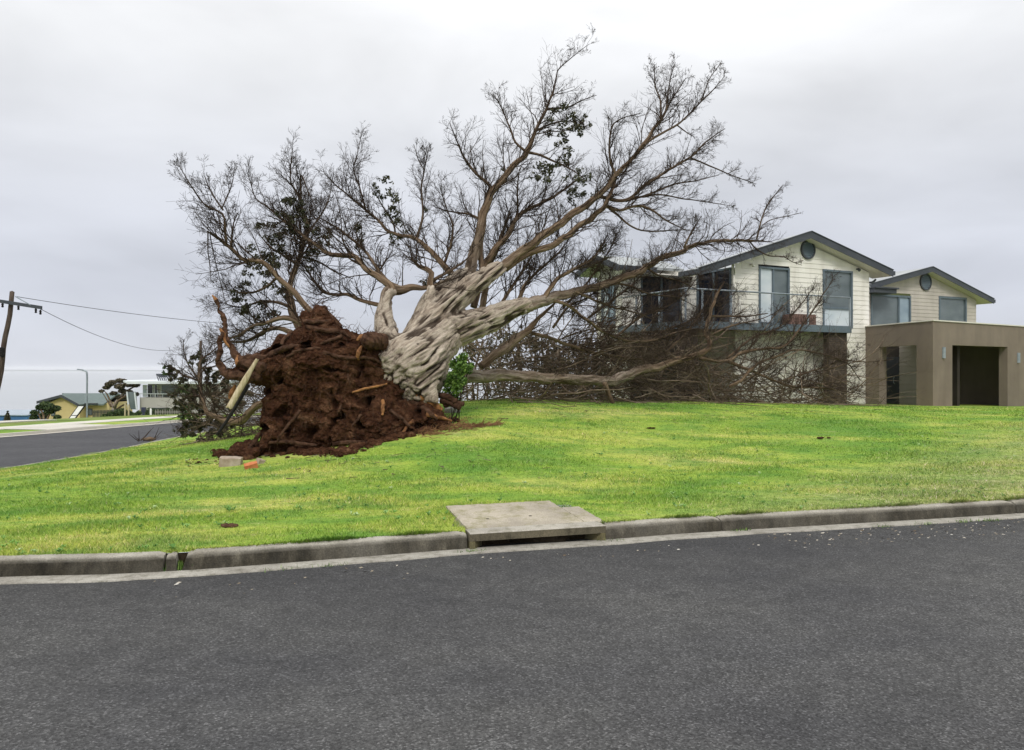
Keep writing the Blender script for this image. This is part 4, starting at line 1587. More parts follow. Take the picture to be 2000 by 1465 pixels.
for a, b_ in ((284, 302), (304, 322)):
    sp = empty('solar_panel', (mx0 + U(a), Ym + 2.5, zb_m + W(744.3)), label='%s of the two tilted solar panel frames on the flat roof of the modern house' % ('left' if a < 300 else 'right'), cat='solar panel', group='solar panels on the flat roof')
    w_ = U(b_) - U(a)
    hh = W(731) - W(744)
    mb = MB()
    mb.hexa([(0, 0, hh), (w_, 0, hh), (w_, .7, hh * .5), (.0, .7, hh * .5)], [(0, .0, hh + .05), (w_, .0, hh + .05), (w_, .7, hh * .5 + .05), (.0, .7, hh * .5 + .05)])
    mb.build('panel', M['panel'], sp)
    mb = MB()
    for k in range(5):
        x = w_ * (k + .1) / 4.3
        mb.tube([(x, .02, hh), (x + .12, .3, 0)], .035, 5)
        if k < 4:
            mb.tube([(x, .02, hh), (x + w_ / 4.3 * .8, .35, 0)], .025, 5)
    mb.build('frame', M['trim'], sp)

# --- far trees and shrubs
def tree(name, px, Y, trunks, crown, leafm, n, size, seed, label, cat='tree', flat=.8, group=None, bark='bark'):
    x, y, z = gx(px, Y)
    t = empty(name, (x, y, z), label=label, cat=cat, group=group)
    mb = MB()
    for tr in trunks:
        p = np.array([((a - px) / F * Y, dy, CAMZ - (b_ - HY) / F * Y - z) for a, b_, dy, r_ in tr])
        pr = smooth_path(np.concatenate([p, np.array([[r_] for *_, r_ in tr])], 1), .3)
        mb.tube(pr[:, :3], np.maximum(pr[:, 3], .02), 6)
    mb.build('trunk', M[bark], t, smooth=True)
    c = np.array([((a - px) / F * Y, dy, CAMZ - (b_ - HY) / F * Y - z) for a, b_, dy, r_ in crown])
    mb = MB()
    leaf_cloud(mb, c, [r_ / F * Y for *_, r_ in crown], n, size, seed, flat)
    mb.build('crown', M[leafm], t)
    return t


M['leaf_brown'] = mat('leaf_brown', rough=.8, fn=leaf_fn((.045, .040, .022), (.10, .085, .05), (.19, .15, .10)))
tree('windswept_tree', 222, 86,
     [[(222, 806, 0, .28), (225, 790, 0, .22), (238, 770, .3, .16), (255, 757, .5, .08), (270, 750, .6, .03)], [(222, 800, .2, .2), (214, 785, .2, .12), (208, 770, .1, .08), (204, 764, 0, .03)],
      [(224, 795, -.2, .18), (236, 782, -.5, .10), (252, 772, -.6, .06), (264, 766, -.5, .03)], [(224, 802, .3, .15), (238, 792, .2, .10), (255, 786, .3, .05)], [(217, 795, 0, .1), (203, 775, .2, .05), (197, 766, .3, .02)]],
     [(198, 764, 0, 5), (205, 757, .3, 7), (213, 751, 0, 8), (222, 747, -.3, 8), (232, 744, .2, 8), (241, 744, 0, 7), (228, 755, .5, 9), (240, 754, -.5, 9), (252, 751, 0, 9), (262, 752, .3, 8), (236, 764, .4, 8), (224, 768, -.3, 7), (250, 766, 0, 8), (243, 776, .3, 7), (258, 790, 0, 7), (232, 776, 0, 6), (262, 770, .4, 6)],
     'leaf_brown', 9000, .12, 5, 'windswept brown green tree bent over between the yellow and the modern house', flat=.55)
tree('spreading_tree', 88, 72, [[(86, 826, 0, .14), (85, 812, 0, .1), (80, 800, 0, .06)], [(88, 826, .1, .12), (95, 808, .2, .07), (104, 798, .2, .04)], [(84, 826, -.1, .1), (74, 805, 0, .05)]],
     [(68, 806, 0, 8), (77, 796, .3, 10), (88, 791, 0, 10), (99, 794, -.2, 10), (108, 798, .2, 8), (92, 803, .4, 10), (66, 816, 0, 8), (80, 812, .4, 9), (112, 815, 0, 7)], 'leaf_mid', 7000, .10, 6, 'dark green spreading shrubby tree in front of the left side of the yellow house', flat=.7)
tree('young_conifer', 14, 70, [[(14, 826, 0, .1), (14, 812, 0, .06), (15, 803, 0, .02)]], [(14, 822, 0, 6), (14, 817, 0, 5), (14.5, 812, 0, 4), (15, 808, 0, 2.5), (15, 804, 0, 1.5)], 'leaf_dark', 1600, .09, 7, 'small dark conifer at the far left edge before the blue shed')
sh_ = [(('low dark shrub at the foot of the windswept tree beside the timber stakes'), 236, 70, [(205, 814, 0, 7), (216, 810, 0, 8), (228, 806, .2, 8), (240, 804, 0, 8), (250, 808, .2, 7), (222, 816, 0, 7), (240, 815, 0, 8)], 5000),
       (('low green shrub directly behind the right timber stake'), 260, 66, [(258, 817, 0, 7), (266, 812, 0, 7), (262, 822, 0, 5), (272, 806, 0, 5)], 3000)]
for i, (lab, px, Y, cr, n) in enumerate(sh_):
    tree('shrub', px, Y, [[(px, 825, 0, .08), (px + 2, 815, 0, .04)]], cr, 'leaf_mid', n, .09, 20 + i, lab, cat='shrub')
x, y, z = gx(310, 76)
hd = empty('hedge', (x, y, z), label='clipped green hedge running behind the paling fence below the modern house', cat='hedge')
mb = MB()
cs = [((px - 310) / F * 76, random.uniform(-.3, .3), CAMZ - (py - HY) / F * 76 - z) for px in range(282, 372, 4) for py in (803, 809, 815)]
leaf_cloud(mb, cs, [.33] * len(cs), 9000, .07, 9, 1.0)
mb.build('foliage', M['leaf_mid'], hd)
mb = MB()
for k in range(10):
    xx = (285 + 9 * k - 310) / F * 76
    mb.tube([(xx, 0, -.2), (xx + .05, 0, .7)], .03, 5)
mb.build('stems', M['bark'], hd)

# --- paling fence, dark fence, stakes, post, bin, shed, leaning sign
x, y, z = gx(335, 73)
fe = empty('paling_fence', (x, y, z), label='grey timber paling fence below the modern house by the far footpath', cat='fence')
M['paling'] = mat('grey_timber', rough=.9, fn=noisy((.20, .185, .165), (.36, .34, .31), 4.0, .3, .01, sc=(5, 5, .5)))
for k in range(15):
    px = 304 + 4.6 * k
    xx = (px - 335) / F * 73
    zz = float(gz(x + xx, y)) - z
    mb = MB()
    mb.box(xx - .035, xx + .035, -.02, .02, zz - .1, zz + 1.05 + .05 * math.sin(k * 2.1))
    mb.build('paling', M['paling'], fe)
for zz in (.3, .8):
    mb = MB()
    mb.box((302 - 335) / F * 73, (372 - 335) / F * 73, .024, .06, zz - .04, zz + .04)
    mb.build('rail', M['paling'], fe)
x, y, z = gx(212, 80)
fe = empty('dark_fence', (x, y, z), label='low dark slatted fence in front of the yellow house garden', cat='fence')
M['dark_green'] = mat('dark_green_paint', rough=.7, fn=noisy((.025, .035, .03), (.045, .055, .048), 2.0, .1, .004))
for k in range(24):
    xx = (182 + 2.75 * k - 212) / F * 80
    zz = float(gz(x + xx, y)) - z
    mb = MB()
    mb.box(xx - .05, xx + .05, -.02, .02, zz - .1, zz + 1.0)
    mb.build('slat', M['dark_green'], fe)
mb = MB()
mb.box((181 - 212) / F * 80, (247 - 212) / F * 80, .024, .06, .72, .80)
mb.build('rail', M['dark_green'], fe)
M['stake'] = mat('pale_stake', rough=.8, fn=noisy((.38, .32, .20), (.50, .43, .28), 4.0, .2, .01))
for px, t, lab in ((244, 786, 'tallest pale timber stake, leftmost of the three before the modern house'), (251, 790, 'middle pale timber stake of the three before the modern house'), (273, 800, 'shorter pale timber stake standing right of the other two')):
    x, y, z = gx(px, 66)
    mb = MB()
    h = CAMZ - (t - HY) / F * 66 - z
    mb.prism([(-.05, -.05, -.2), (.05, -.05, -.2), (.05, .05, -.2), (-.05, .05, -.2)], (0, 0, 0), (.03, 0, h + .2))
    o = mb.build('timber_stake', M['stake'], label=lab, cat='stake', group='timber stakes by the footpath')
    o.location = (x, y, z)
x, y, z = gx(294.5, 60)
mb = MB()
mb.tube([(0, 0, -.1), (0, 0, .05), (0, 0, .52), (0, 0, .60)], [.075, .075, .075, .05], 10)
M['white_paint'] = mat('white_paint', rough=.5, fn=noisy((.74, .74, .72), (.82, .82, .80), 3.0, .05, .003))
o = mb.build('marker_post', M['white_paint'], smooth=True, label='short white marker post beside the far footpath', cat='post')
o.location = (x, y, z)
x, y, z = gx(280.5, 58)
mb = MB()
mb.prism([(-.07, -.07, 0), (.07, -.07, 0), (.07, .07, 0), (-.07, .07, 0)], (0, 0, -.1), (0, 0, .3))
mb.prism([(-.13, -.11, .3), (.13, -.11, .3), (.13, .11, .3), (-.13, .11, .3)], (0, 0, 0), (0, 0, .36))
M['navy'] = mat('navy_paint', rough=.5, fn=noisy((.03, .035, .07), (.05, .055, .10), 3.0, .05, .003))
o = mb.build('letterbox', M['navy'], label='small dark blue letterbox on a post left of the white marker post', cat='letterbox')
o.location = (x, y, z)
# blue shed
Ys = 112.0
x0 = (28 - CX) / F * Ys
zs = CAMZ - (824 - HY) / F * Ys
bs = empty('blue_shed', (x0, Ys, zs), label='long blue metal shed at the far left down by the water', cat='shed')
M['blue'] = mat('blue_steel', rough=.5, fn=noisy((.035, .12, .28), (.05, .16, .34), 1.0, .1, .01))
mb = MB()
a, b_ = (-40 - 28) / F * Ys, (54 - 28) / F * Ys
hgt = CAMZ - (812 - HY) / F * Ys - zs
mb.box(a, b_, 0, 5, -2.5, hgt)
mb.build('wall', M['blue'], bs)
mb = MB()
q = [(a - .1, -.2, hgt + .004), (b_ + .1, -.2, hgt + .004), (b_ + .1, 5.2, hgt + .5), (a - .1, 5.2, hgt + .5)]
mb.hexa(q, [(p_[0], p_[1], p_[2] + .12) for p_ in q])
mb.build('roof', M['glass_blue'], bs)
# leaning sign board
Yg = 62.0
x0, y0, z0 = gx(135, Yg)
U = lambda px: (px - 135) / F * Yg
W = lambda py: CAMZ - (py - HY) / F * Yg - z0
sg = empty('leaning_sign', (x0, y0, z0), label='white sign board in dark frame leaning over on the grass before the yellow house', cat='sign')
A, B, C_, D = [np.array((U(a), y_, W(b_))) for a, b_, y_ in ((128, 826, 0), (142, 826, 0), (164, 792.5, .3), (149, 792.5, .3))]
nn = np.cross(B - A, D - A)
nn /= np.linalg.norm(nn)
mb = MB()
mb.hexa([v for v in (A, B, C_, D)], [v + nn * .05 for v in (A, B, C_, D)])
mb.build('backing', M['dark'], sg)
for c, d in ((.06, .40), (.44, .95)):
    mb = MB()
    sub = [A + (B - A) * u + (D - A) * v for u, v in ((.14, c), (.86, c), (.86, d), (.14, d))]
    sgn = 1 if nn[1] < 0 else -1
    o_ = (.052, .062) if nn[1] < 0 else (-.012, -.002)
    mb.hexa([v + nn * o_[0] for v in sub], [v + nn * o_[1] for v in sub])
    mb.build('board', M['white_paint'], sg)
# bits of torn branch lying on the side street
x, y = (285 - CX) / F * 27, 27
z = float(rz(x, y)) + .03
mb = MB()
for k in range(9):
    a = random.uniform(0, 6.28)
    p0 = np.array((random.uniform(-.3, .3), random.uniform(-.3, .3), .02))
    d = np.array((math.cos(a), math.sin(a), random.uniform(.1, 1.0)))
    mb.tube([p0, p0 + d * .2, p0 + d * .45 + (0, 0, .05)], [.02, .012, .004], 5)
mb.tube([(-.1, 0, .04), (.12, .05, .08), (.3, .1, .05)], [.05, .07, .03], 6)
o = mb.build('torn_branch', M['bark'], label='small torn brown branch lying on the side street by the lawn edge', cat='branch')
o.location = (x, y, z)

# ------------------------------------------------------------------ the uprooted tree
tree_loc = P(790, 800, 14.6)
tree_loc[2] = float(gz(tree_loc[0], tree_loc[1]))
fallen = empty('fallen_tree', tuple(tree_loc), label='huge uprooted tree with pale furrowed trunk, bare branches and exposed red brown root plate', cat='fallen tree')
TL = tree_loc


def limb_pts(pts, Y0, Y1):
    """photo trace (px, py, r in px) with its own depths -> world rows x y z r"""
    a = np.array(pts, float)
    L = np.concatenate([[0], np.cumsum(np.hypot(np.diff(a[:, 0]), np.diff(a[:, 1])))])
    Y = Y0 + (Y1 - Y0) * L / L[-1]
    out = [np.append(P(p[0], p[1], y), p[2] / F * y) for p, y in zip(a, Y)]
    return np.array(out)


# trunk pieces that fuse into one body
T_ = [
    ([(770, 745, 52), (785, 725, 62), (808, 703, 60), (835, 680, 53), (866, 652, 42)], 14.5, 15.8),
    ([(798, 770, 40), (812, 752, 40), (826, 732, 40), (838, 706, 38), (848, 680, 36)], 14.5, 15.3),
    ([(846, 672, 40), (868, 650, 37), (915, 637, 31), (961, 623, 26), (1002, 606, 19), (1030, 598, 16)], 15.5, 17.8),
    ([(808, 690, 42), (824, 655, 34), (856, 614, 29), (893, 582, 24), (930, 553, 20), (961, 534, 17), (982, 521, 13)], 15.0, 17.4),
    ([(805, 690, 36), (826, 640, 28), (842, 597, 24), (864, 572, 21), (892, 548, 17), (914, 533, 13)], 15.5, 17.3),
    ([(778, 705, 34), (764, 672, 26), (754, 640, 22), (750, 618, 17), (752, 596, 13), (758, 577, 11), (767, 567, 9)], 14.9, 15.6),
    ([(742, 648, 12), (750, 656, 16), (764, 672, 20), (780, 700, 26)], 14.8, 14.9),
    ([(816, 655, 24), (836, 612, 17), (840, 580, 10), (840, 560, 8)], 15.4, 16.0),
    ([(806, 648, 13), (814, 652, 17), (822, 664, 24)], 15.1, 15.3),
    ([(832, 774, 17), (844, 756, 20), (850, 738, 22), (853, 716, 24), (858, 692, 27)], 14.8, 15.5),
    ([(826, 748, 26), (840, 768, 16), (852, 782, 7)], 14.7, 14.4),
    ([(775, 735, 30), (756, 712, 20), (744, 694, 13)], 14.5, 14.2),
]
mb = MB()
axes = []
for pts, a, b_ in T_:
    p = smooth_path(limb_pts(pts, a, b_), .12)
    axes.append(p)
    mb.tube(p[:, :3], p[:, 3], 20)
me0 = mb.mesh('trunk_parts')
tmp = bpy.data.objects.new('trunk_tmp', me0)
COL.objects.link(tmp)
md = tmp.modifiers.new('r', 'REMESH')
md.mode = 'VOXEL'
md.voxel_size = .026
md = tmp.modifiers.new('s', 'SMOOTH')
md.iterations = 9
md.factor = .5
dg = bpy.context.evaluated_depsgraph_get()
me1 = bpy.data.meshes.new_from_object(tmp.evaluated_get(dg))
bpy.data.objects.remove(tmp)
V = np.empty(len(me1.vertices) * 3)
me1.vertices.foreach_get('co', V)
V = V.reshape(-1, 3)
NR = np.empty(len(me1.vertices) * 3)
me1.vertices.foreach_get('normal', NR)
NR = NR.reshape(-1, 3)
# furrows run along each limb: the bark relief is worked out limb by limb and blended where they join
DIRS = []
for a in axes:
    t = a[-1, :3] - a[0, :3]
    DIRS.append(t / np.linalg.norm(t))
TG = DIRS[0] * .5 + DIRS[2] * .5
TG /= np.linalg.norm(TG)
DIRS[0] = DIRS[1] = DIRS[9] = TG
ND = len(axes)
dist = np.empty((len(V), ND))
radv = np.zeros(len(V))
for k, a in enumerate(axes):
    for i in range(0, len(V), 6000):
        d = np.linalg.norm(V[i:i + 6000, None] - a[None, :, :3], axis=2) / a[None, :, 3]
        dist[i:i + 6000, k] = d.min(1)
wt = np.exp(-7 * (dist - dist.min(1)[:, None]))
wt /= wt.sum(1)[:, None]
for k, a in enumerate(axes):
    radv += wt[:, k] * a[:, 3].mean()
bk = V - TL - TG * ((V - TL) @ TG)[:, None] * .92
disp = np.zeros(len(V))
for k in range(ND):
    t = DIRS[k]
    sel = np.where(wt[:, k] > .06)[0]
    q = V[sel] - TL
    q = q - t * ((q @ t) * .93)[:, None]
    for i, c_ in zip(sel, q):
        v = Vector((c_[0] + k * 5.0 * (k > 1), c_[1], c_[2]))
        a = mnoise.noise(v * 2.6)
        r1 = 1 - abs(mnoise.noise(v * 5.5 + Vector((3, 1, 7)))) * 3.4
        r2 = 1 - abs(mnoise.noise(v * 12.0 + Vector((5, 5, 5)))) * 2.8
        r3 = mnoise.noise(v * 26.0)
        disp[i] += wt[i, k] * (.05 * a - .085 * max(r1, 0) ** 1.6 - .045 * max(r2, 0) ** 1.6 + .012 * r3)
for i in range(len(V)):
    v = Vector((V[i][0], V[i][1], V[i][2]))
    disp[i] = (disp[i] * (1 + .9 * mnoise.noise(v * 3.0)) + .022 * mnoise.noise(v * 6.0)) * min(1, radv[i] / .34) + .02
V2 = V + NR * disp[:, None]
me1.vertices.foreach_set('co', V2.astype(np.float32).reshape(-1))
for nme, dat, ty in (('bk', bk * 1.6, 'vector'), ('rad', radv, 'value')):
    at = me1.attributes.new(nme, 'FLOAT_VECTOR' if ty == 'vector' else 'FLOAT', 'POINT')
    at.data.foreach_set(ty, dat.astype(np.float32).reshape(-1))
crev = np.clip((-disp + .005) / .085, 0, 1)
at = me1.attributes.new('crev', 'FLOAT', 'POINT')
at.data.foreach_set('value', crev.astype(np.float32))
me1.polygons.foreach_set('use_smooth', np.ones(len(me1.polygons), bool))
me1.update()
me1.materials.clear()


def trunk_fn(nt, b):
    """old cypress bark: pale ridges, furrows coloured darker with the depth of the mesh groove"""
    co = nd(nt, 'ShaderNodeAttribute', attribute_name='bk').outputs['Vector']
    cv = nd(nt, 'ShaderNodeAttribute', attribute_name='crev').outputs['Fac']
    ob = objco(nt)
    n1 = tex(nt, 5.5, 8.0, .7, vec=co, dist=.4)
    n2 = tex(nt, 22.0, 6.0, .75, vec=co)
    n3 = tex(nt, 1.3, 4.0, .6, vec=ob)
    c = ramp(nt, n1, [(.30, (.085, .062, .045)), (.40, (.26, .21, .165)), (.50, (.44, .37, .29)), (.72, (.58, .51, .415))]).outputs[0]
    c = mixc(nt, ramp(nt, n3, [(.5, 0.0), (.7, .5)]).outputs[0], c, (.27, .20, .14))
    c = mixc(nt, ramp(nt, cv, [(.30, 0.0), (.62, .92)]).outputs[0], c, (.055, .038, .027))  # colour darkens with groove depth
    c = mixc(nt, 1.0, c, ramp(nt, n2, [(.3, .5), (.7, 1.35)]).outputs[0], 'MULTIPLY')
    kn = tex(nt, 5.5, 3.0, .5, vec=ob)
    c = mixc(nt, ramp(nt, kn, [(.69, 0.0), (.73, .8)]).outputs[0], c, (.06, .045, .035))
    nt.links.new(c, b.inputs['Base Color'])
    bump(nt, b, math_n(nt, 'ADD', math_n(nt, 'MULTIPLY', n1, 1.5), n2), .9, .04)


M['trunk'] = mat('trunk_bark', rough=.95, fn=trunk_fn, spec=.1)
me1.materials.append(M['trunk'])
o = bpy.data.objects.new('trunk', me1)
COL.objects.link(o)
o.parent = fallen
o.matrix_parent_inverse = Matrix.Translation(-Vector(TL))


def tbuild(mb, name, m, parent, smooth=True, **kw):
    o = mb.build(name, M[m], parent, smooth=smooth, **kw)
    if parent is fallen:
        o.matrix_parent_inverse = Matrix.Translation(-Vector(TL))
    return o


# limbs: photo trace, near and far depth, twig amount, twig length
LIMBS = [
    # A: tall central limb
    ([(900, 556, 13), (914, 536, 14), (929, 479, 12), (941, 433, 11), (961, 376, 9), (990, 342, 8), (1028, 297, 6.5), (1047, 255, 4.5), (1066, 213, 3.6), (1079, 183, 2.8), (1087, 148, 2), (1093, 133, 1.6), (1123, 107, 1), (1151, 86, .6)], 17.2, 18.6, 1, 1),
    ([(961, 376, 5), (956, 363, 4.5), (929, 338, 3.6), (906, 308, 3), (893, 278, 2), (878, 240, .8)], 17.8, 17.2, 1, .8),
    ([(1028, 297, 4), (1007, 278, 3), (994, 247, 2.3), (979, 209, 1.6), (963, 183, .8)], 18.2, 18.8, 1, .8),
    ([(1028, 297, 4), (1058, 304, 3.3), (1085, 316, 2.6), (1115, 331, 2), (1142, 350, 1)], 18.2, 17.8, 1, .7),
    ([(1047, 255, 3), (1075, 243, 2.5), (1105, 236, 2), (1140, 240, 1)], 18.3, 18.0, 1, .7),
    ([(1066, 213, 3), (1112, 209, 2.2), (1131, 198, 1.6), (1165, 186, .8)], 18.4, 18.7, 1, .6),
    ([(941, 430, 4), (915, 418, 3), (887, 414, 2.2), (850, 405, 1)], 17.6, 17.3, 1, .8),
    # B: second upright behind it
    ([(936, 560, 11), (945, 520, 9), (963, 494, 8), (986, 464, 7), (1005, 430, 6), (1028, 411, 5), (1066, 392, 4), (1096, 374, 3.2), (1123, 354, 2.4), (1142, 342, 1)], 17.6, 19.2, 1, .9),
    ([(1009, 428, 4), (1011, 414, 3), (1011, 369, 2.2), (1014, 330, 1)], 18.4, 18.6, 1, .7),
    ([(925, 600, 9), (936, 560, 8), (942, 525, 7.5), (937, 483, 6.5), (944, 440, 5)], 17.3, 17.9, .3, .6),
    # C: long right limb
    ([(965, 532, 14), (985, 517, 12), (1028, 483, 10.5), (1066, 456, 10), (1104, 430, 9), (1142, 403, 8.4), (1172, 380, 7.5), (1203, 342, 6.5), (1229, 316, 5.4), (1260, 278, 4.8), (1286, 240, 4), (1298, 221, 3.2), (1313, 194, 2.2), (1340, 152, .8)], 17.3, 20.0, 1, .9),
    ([(1290, 238, 3), (1290, 198, 2.4), (1279, 165, 1.7), (1279, 133, .8)], 19.4, 19.6, 1.3, .7),
    ([(1300, 218, 2.6), (1303, 198, 2), (1309, 156, 1.3), (1319, 122, .7)], 19.6, 20.0, 1.3, .7),
    ([(1258, 282, 3.6), (1294, 259, 3), (1328, 240, 2.5), (1370, 198, 1.9), (1397, 171, 1.3), (1416, 148, .7)], 19.2, 20.2, 1, .7),
    ([(1368, 200, 1.8), (1385, 156, 1.2), (1408, 122, .7)], 20.0, 20.4, 1, .6),
    ([(1203, 342, 3.8), (1191, 308, 3), (1195, 251, 2.2), (1214, 232, 1.6), (1252, 221, .8)], 18.8, 18.3, 1, .7),
    ([(1322, 244, 2), (1340, 258, 1.5), (1357, 268, .8)], 19.8, 19.6, .7, .5),
    # D: its lower twin
    ([(985, 524, 11), (1008, 510, 9.5), (1036, 494, 9), (1074, 483, 8.4), (1104, 464, 8), (1134, 441, 7.5), (1165, 418, 7), (1184, 400, 6.5), (1195, 373, 5), (1203, 346, 4)], 17.5, 19.0, .8, .8),
    ([(1172, 384, 5), (1218, 393, 4.5), (1256, 365, 4), (1294, 338, 3.4), (1347, 308, 2.8), (1378, 278, 2), (1416, 251, .8)], 18.9, 20.6, 1, .8),
    ([(1347, 308, 2.5), (1385, 323, 2), (1427, 342, 1.4), (1476, 359, .7)], 20.2, 20.8, 1, .7),
    ([(1222, 393, 3.2), (1267, 380, 2.6), (1313, 361, 2.2), (1351, 354, 1.7), (1404, 342, .8)], 19.3, 20.0, 1, .7),
    ([(1260, 384, 2.5), (1286, 380, 2.2), (1332, 388, 1.8), (1385, 395, 1.2), (1434, 403, .7)], 19.5, 20.2, 1, .7),
    ([(1184, 403, 4.5), (1210, 411, 4), (1256, 403, 3.2), (1301, 430, 2.2), (1339, 449, 1)], 19.0, 19.2, 1, .8),
    ([(1190, 408, 3.4), (1199, 414, 3), (1229, 439, 2.5), (1263, 452, 2), (1332, 449, 1.3), (1365, 452, .7)], 19.0, 19.6, 1, .7),
    # E: big right limb over the house
    ([(1015, 602, 17), (1057, 588, 14), (1099, 576, 11.5), (1140, 565, 10), (1195, 551, 9), (1250, 530, 8), (1264, 521, 7.6), (1301, 500, 7), (1332, 493, 6.2), (1341, 483, 5.8), (1367, 477, 5), (1406, 470, 4.2), (1463, 470, 3.2), (1503, 472, 1)], 17.6, 25.3, .9, .9),
    ([(1478, 467, 2.4), (1491, 418, 1.9), (1503, 395, 1.5), (1529, 361, .7)], 24.9, 25.0, 1.2, .7),
    ([(1489, 440, 1.5), (1505, 430, 1.2), (1528, 424, 1), (1560, 417, .7)], 24.9, 25.3, .8, .5),
    ([(1463, 470, 2.2), (1478, 487, 1.9), (1503, 500, 1.6), (1529, 501, 1.4), (1546, 511, 1), (1566, 518, .7)], 24.9, 25.5, .8, .5),
    ([(1336, 484, 3), (1351, 452, 2.2), (1370, 422, .8)], 22.5, 22.5, 1, .7),
    ([(1060, 586, 7), (1078, 560, 6), (1093, 543, 5.2), (1126, 524, 4.2), (1154, 507, 3.2), (1173, 485, 2.2), (1188, 455, .9)], 18.2, 19.5, 1.6, .8),
    ([(1071, 584, 5), (1112, 598, 4.4), (1154, 632, 4), (1187, 652, 3.7), (1227, 666, 3.4), (1278, 664, 3), (1321, 649, 2.4), (1361, 641, 1)], 18.4, 22.0, .9, .8),
    ([(1125, 570, 4), (1160, 586, 3.2), (1196, 600, 2.6), (1240, 610, 2), (1290, 630, 1)], 19.2, 21.0, 1, .9),
    ([(1195, 552, 3.4), (1230, 558, 2.8), (1270, 575, 2.2), (1320, 580, 1.5), (1360, 600, .8)], 20.6, 22.0, 1, .8),
    ([(1262, 522, 3), (1290, 540, 2.4), (1325, 548, 1.8), (1370, 570, .8)], 21.8, 22.6, 1, .7),
    # G: pale stub on the left and its limbs
    ([(753, 592, 15), (756, 577, 14), (764, 568, 13.5), (777, 565, 12), (804, 560, 9), (832, 560, 6), (862, 552, 3), (900, 540, 1)], 15.6, 16.4, .5, .8),
    ([(766, 574, 11), (765, 562, 11), (743, 544, 9), (714, 524, 7.4), (694, 504, 7), (670, 500, 6.4), (645, 498, 6), (617, 478, 5.2), (597, 463, 4.6), (568, 443, 3.8), (542, 420, 3), (516, 400, 2.2), (499, 386, 1.6), (485, 343, .8)], 15.6, 16.6, 1, 1),
    ([(605, 449, 4), (594, 418, 3.5), (582, 380, 2.8), (568, 357, 2.2), (568, 323, 1.5), (572, 289, .7)], 16.2, 16.0, 1.4, .9),
    ([(588, 400, 2.6), (588, 343, 2), (602, 375, 1.6), (617, 406, .8)], 16.1, 15.7, .8, .6),
    ([(597, 463, 3), (620, 430, 2.4), (640, 396, 1.8), (648, 360, .8)], 16.2, 16.8, 1, .8),
    ([(760, 592, 7), (740, 595, 6), (711, 590, 5.2), (680, 575, 4.6), (634, 572, 3.6), (600, 529, 2.2), (585, 500, 1)], 15.8, 16.8, 1, .9),
    ([(777, 560, 5), (754, 547, 4.8), (731, 515, 4.2), (706, 484, 3.6), (668, 452, 2.9), (642, 435, 2), (610, 418, .8)], 15.8, 17.4, 1, .9),
    # limbs rising from behind the root plate
    ([(590, 650, 12), (582, 633, 11), (571, 601, 10), (568, 558, 8.4), (579, 515, 6.8), (591, 481, 5), (600, 445, 3), (612, 410, 1)], 16.0, 17.2, 1.2, 1),
    ([(606, 642, 10), (585, 628, 9), (554, 621, 6.8), (525, 630, 5.2), (499, 635, 4.4), (465, 656, 3.2), (445, 661, 2.2), (415, 672, 1)], 15.4, 15.8, 1, .9),
    ([(570, 650, 7), (545, 640, 6), (515, 648, 5), (490, 664, 4), (455, 668, 2.6), (425, 662, 1)], 15.6, 16.4, 1, .9),
    ([(612, 612, 9), (602, 604, 8.4), (574, 570, 7.6), (542, 541, 7), (513, 512, 6.4), (473, 504, 5.4), (448, 481, 4.6), (425, 463, 3.4), (405, 452, 2)], 15.2, 14.8, .9, .9),
    ([(442, 474, 3.8), (439, 441, 3.3), (433, 418, 3), (399, 398, 2.3), (373, 363, 1.6), (350, 323, .7)], 14.8, 14.6, 1, .8),
    ([(436, 411, 2.4), (410, 372, 1.7), (399, 343, .8)], 14.7, 14.6, 1, .8),
    ([(433, 408, 2), (453, 360, 1.4), (456, 336, .7)], 14.7, 15.0, 1, .7),
    ([(450, 482, 2.4), (456, 437, 1.8), (465, 415, .8)], 14.8, 15.1, .9, .6),
    ([(406, 452, 2), (406, 486, 1.6), (409, 515, 1.3), (412, 545, .8)], 14.8, 14.8, .8, .5),
    ([(410, 458, 1.6), (418, 500, 1.3), (428, 540, 1.1), (440, 590, .8)], 14.9, 14.9, .8, .5),
    ([(542, 541, 4), (520, 560, 3.2), (490, 572, 2.6), (455, 570, 1.8), (425, 560, .8)], 15.3, 15.5, 1.1, .9),
    ([(571, 601, 5), (545, 592, 4), (510, 588, 3), (470, 600, 2.2), (430, 590, .9)], 16.2, 16.2, 1.1, .9),
    ([(579, 515, 4), (555, 500, 3), (525, 480, 2.2), (500, 450, 1)], 16.8, 17.0, 1.2, .9),
    ([(582, 500, 3), (620, 510, 2.5), (655, 530, 2), (690, 545, 1)], 17.0, 17.4, 1, .9),
    # J: two slim limbs left of the tall one
    ([(898, 560, 9), (886, 541, 8.4), (860, 512, 7.4), (835, 486, 6.6), (812, 466, 5.6), (777, 458, 4.6), (754, 449, 4), (731, 423, 3.4), (708, 406, 2.8), (674, 377, 2.2), (645, 352, 1.5), (631, 334, .8)], 17.2, 18.2, 1, .9),
    ([(814, 465, 4), (826, 420, 3), (823, 366, 2.3), (829, 332, 1.6), (837, 290, .7)], 17.6, 17.9, 1, .8),
    ([(829, 332, 1.7), (818, 314, 1.3), (808, 282, .7)], 17.8, 18, 1, .7),
    ([(714, 409, 2.6), (700, 360, 2), (691, 332, 1.7), (697, 303, 1.2), (706, 262, .6)], 18.0, 18.2, 1.2, .8),
    ([(772, 458, 2.6), (768, 435, 2.3), (748, 403, 1.8), (731, 374, 1)], 17.8, 17.5, .8, .6),
    ([(866, 520, 4), (880, 480, 3.4), (884, 440, 2.6), (870, 400, 1.8), (858, 360, .8)], 17.4, 17.0, 1, .9),
    # K: short branched snag
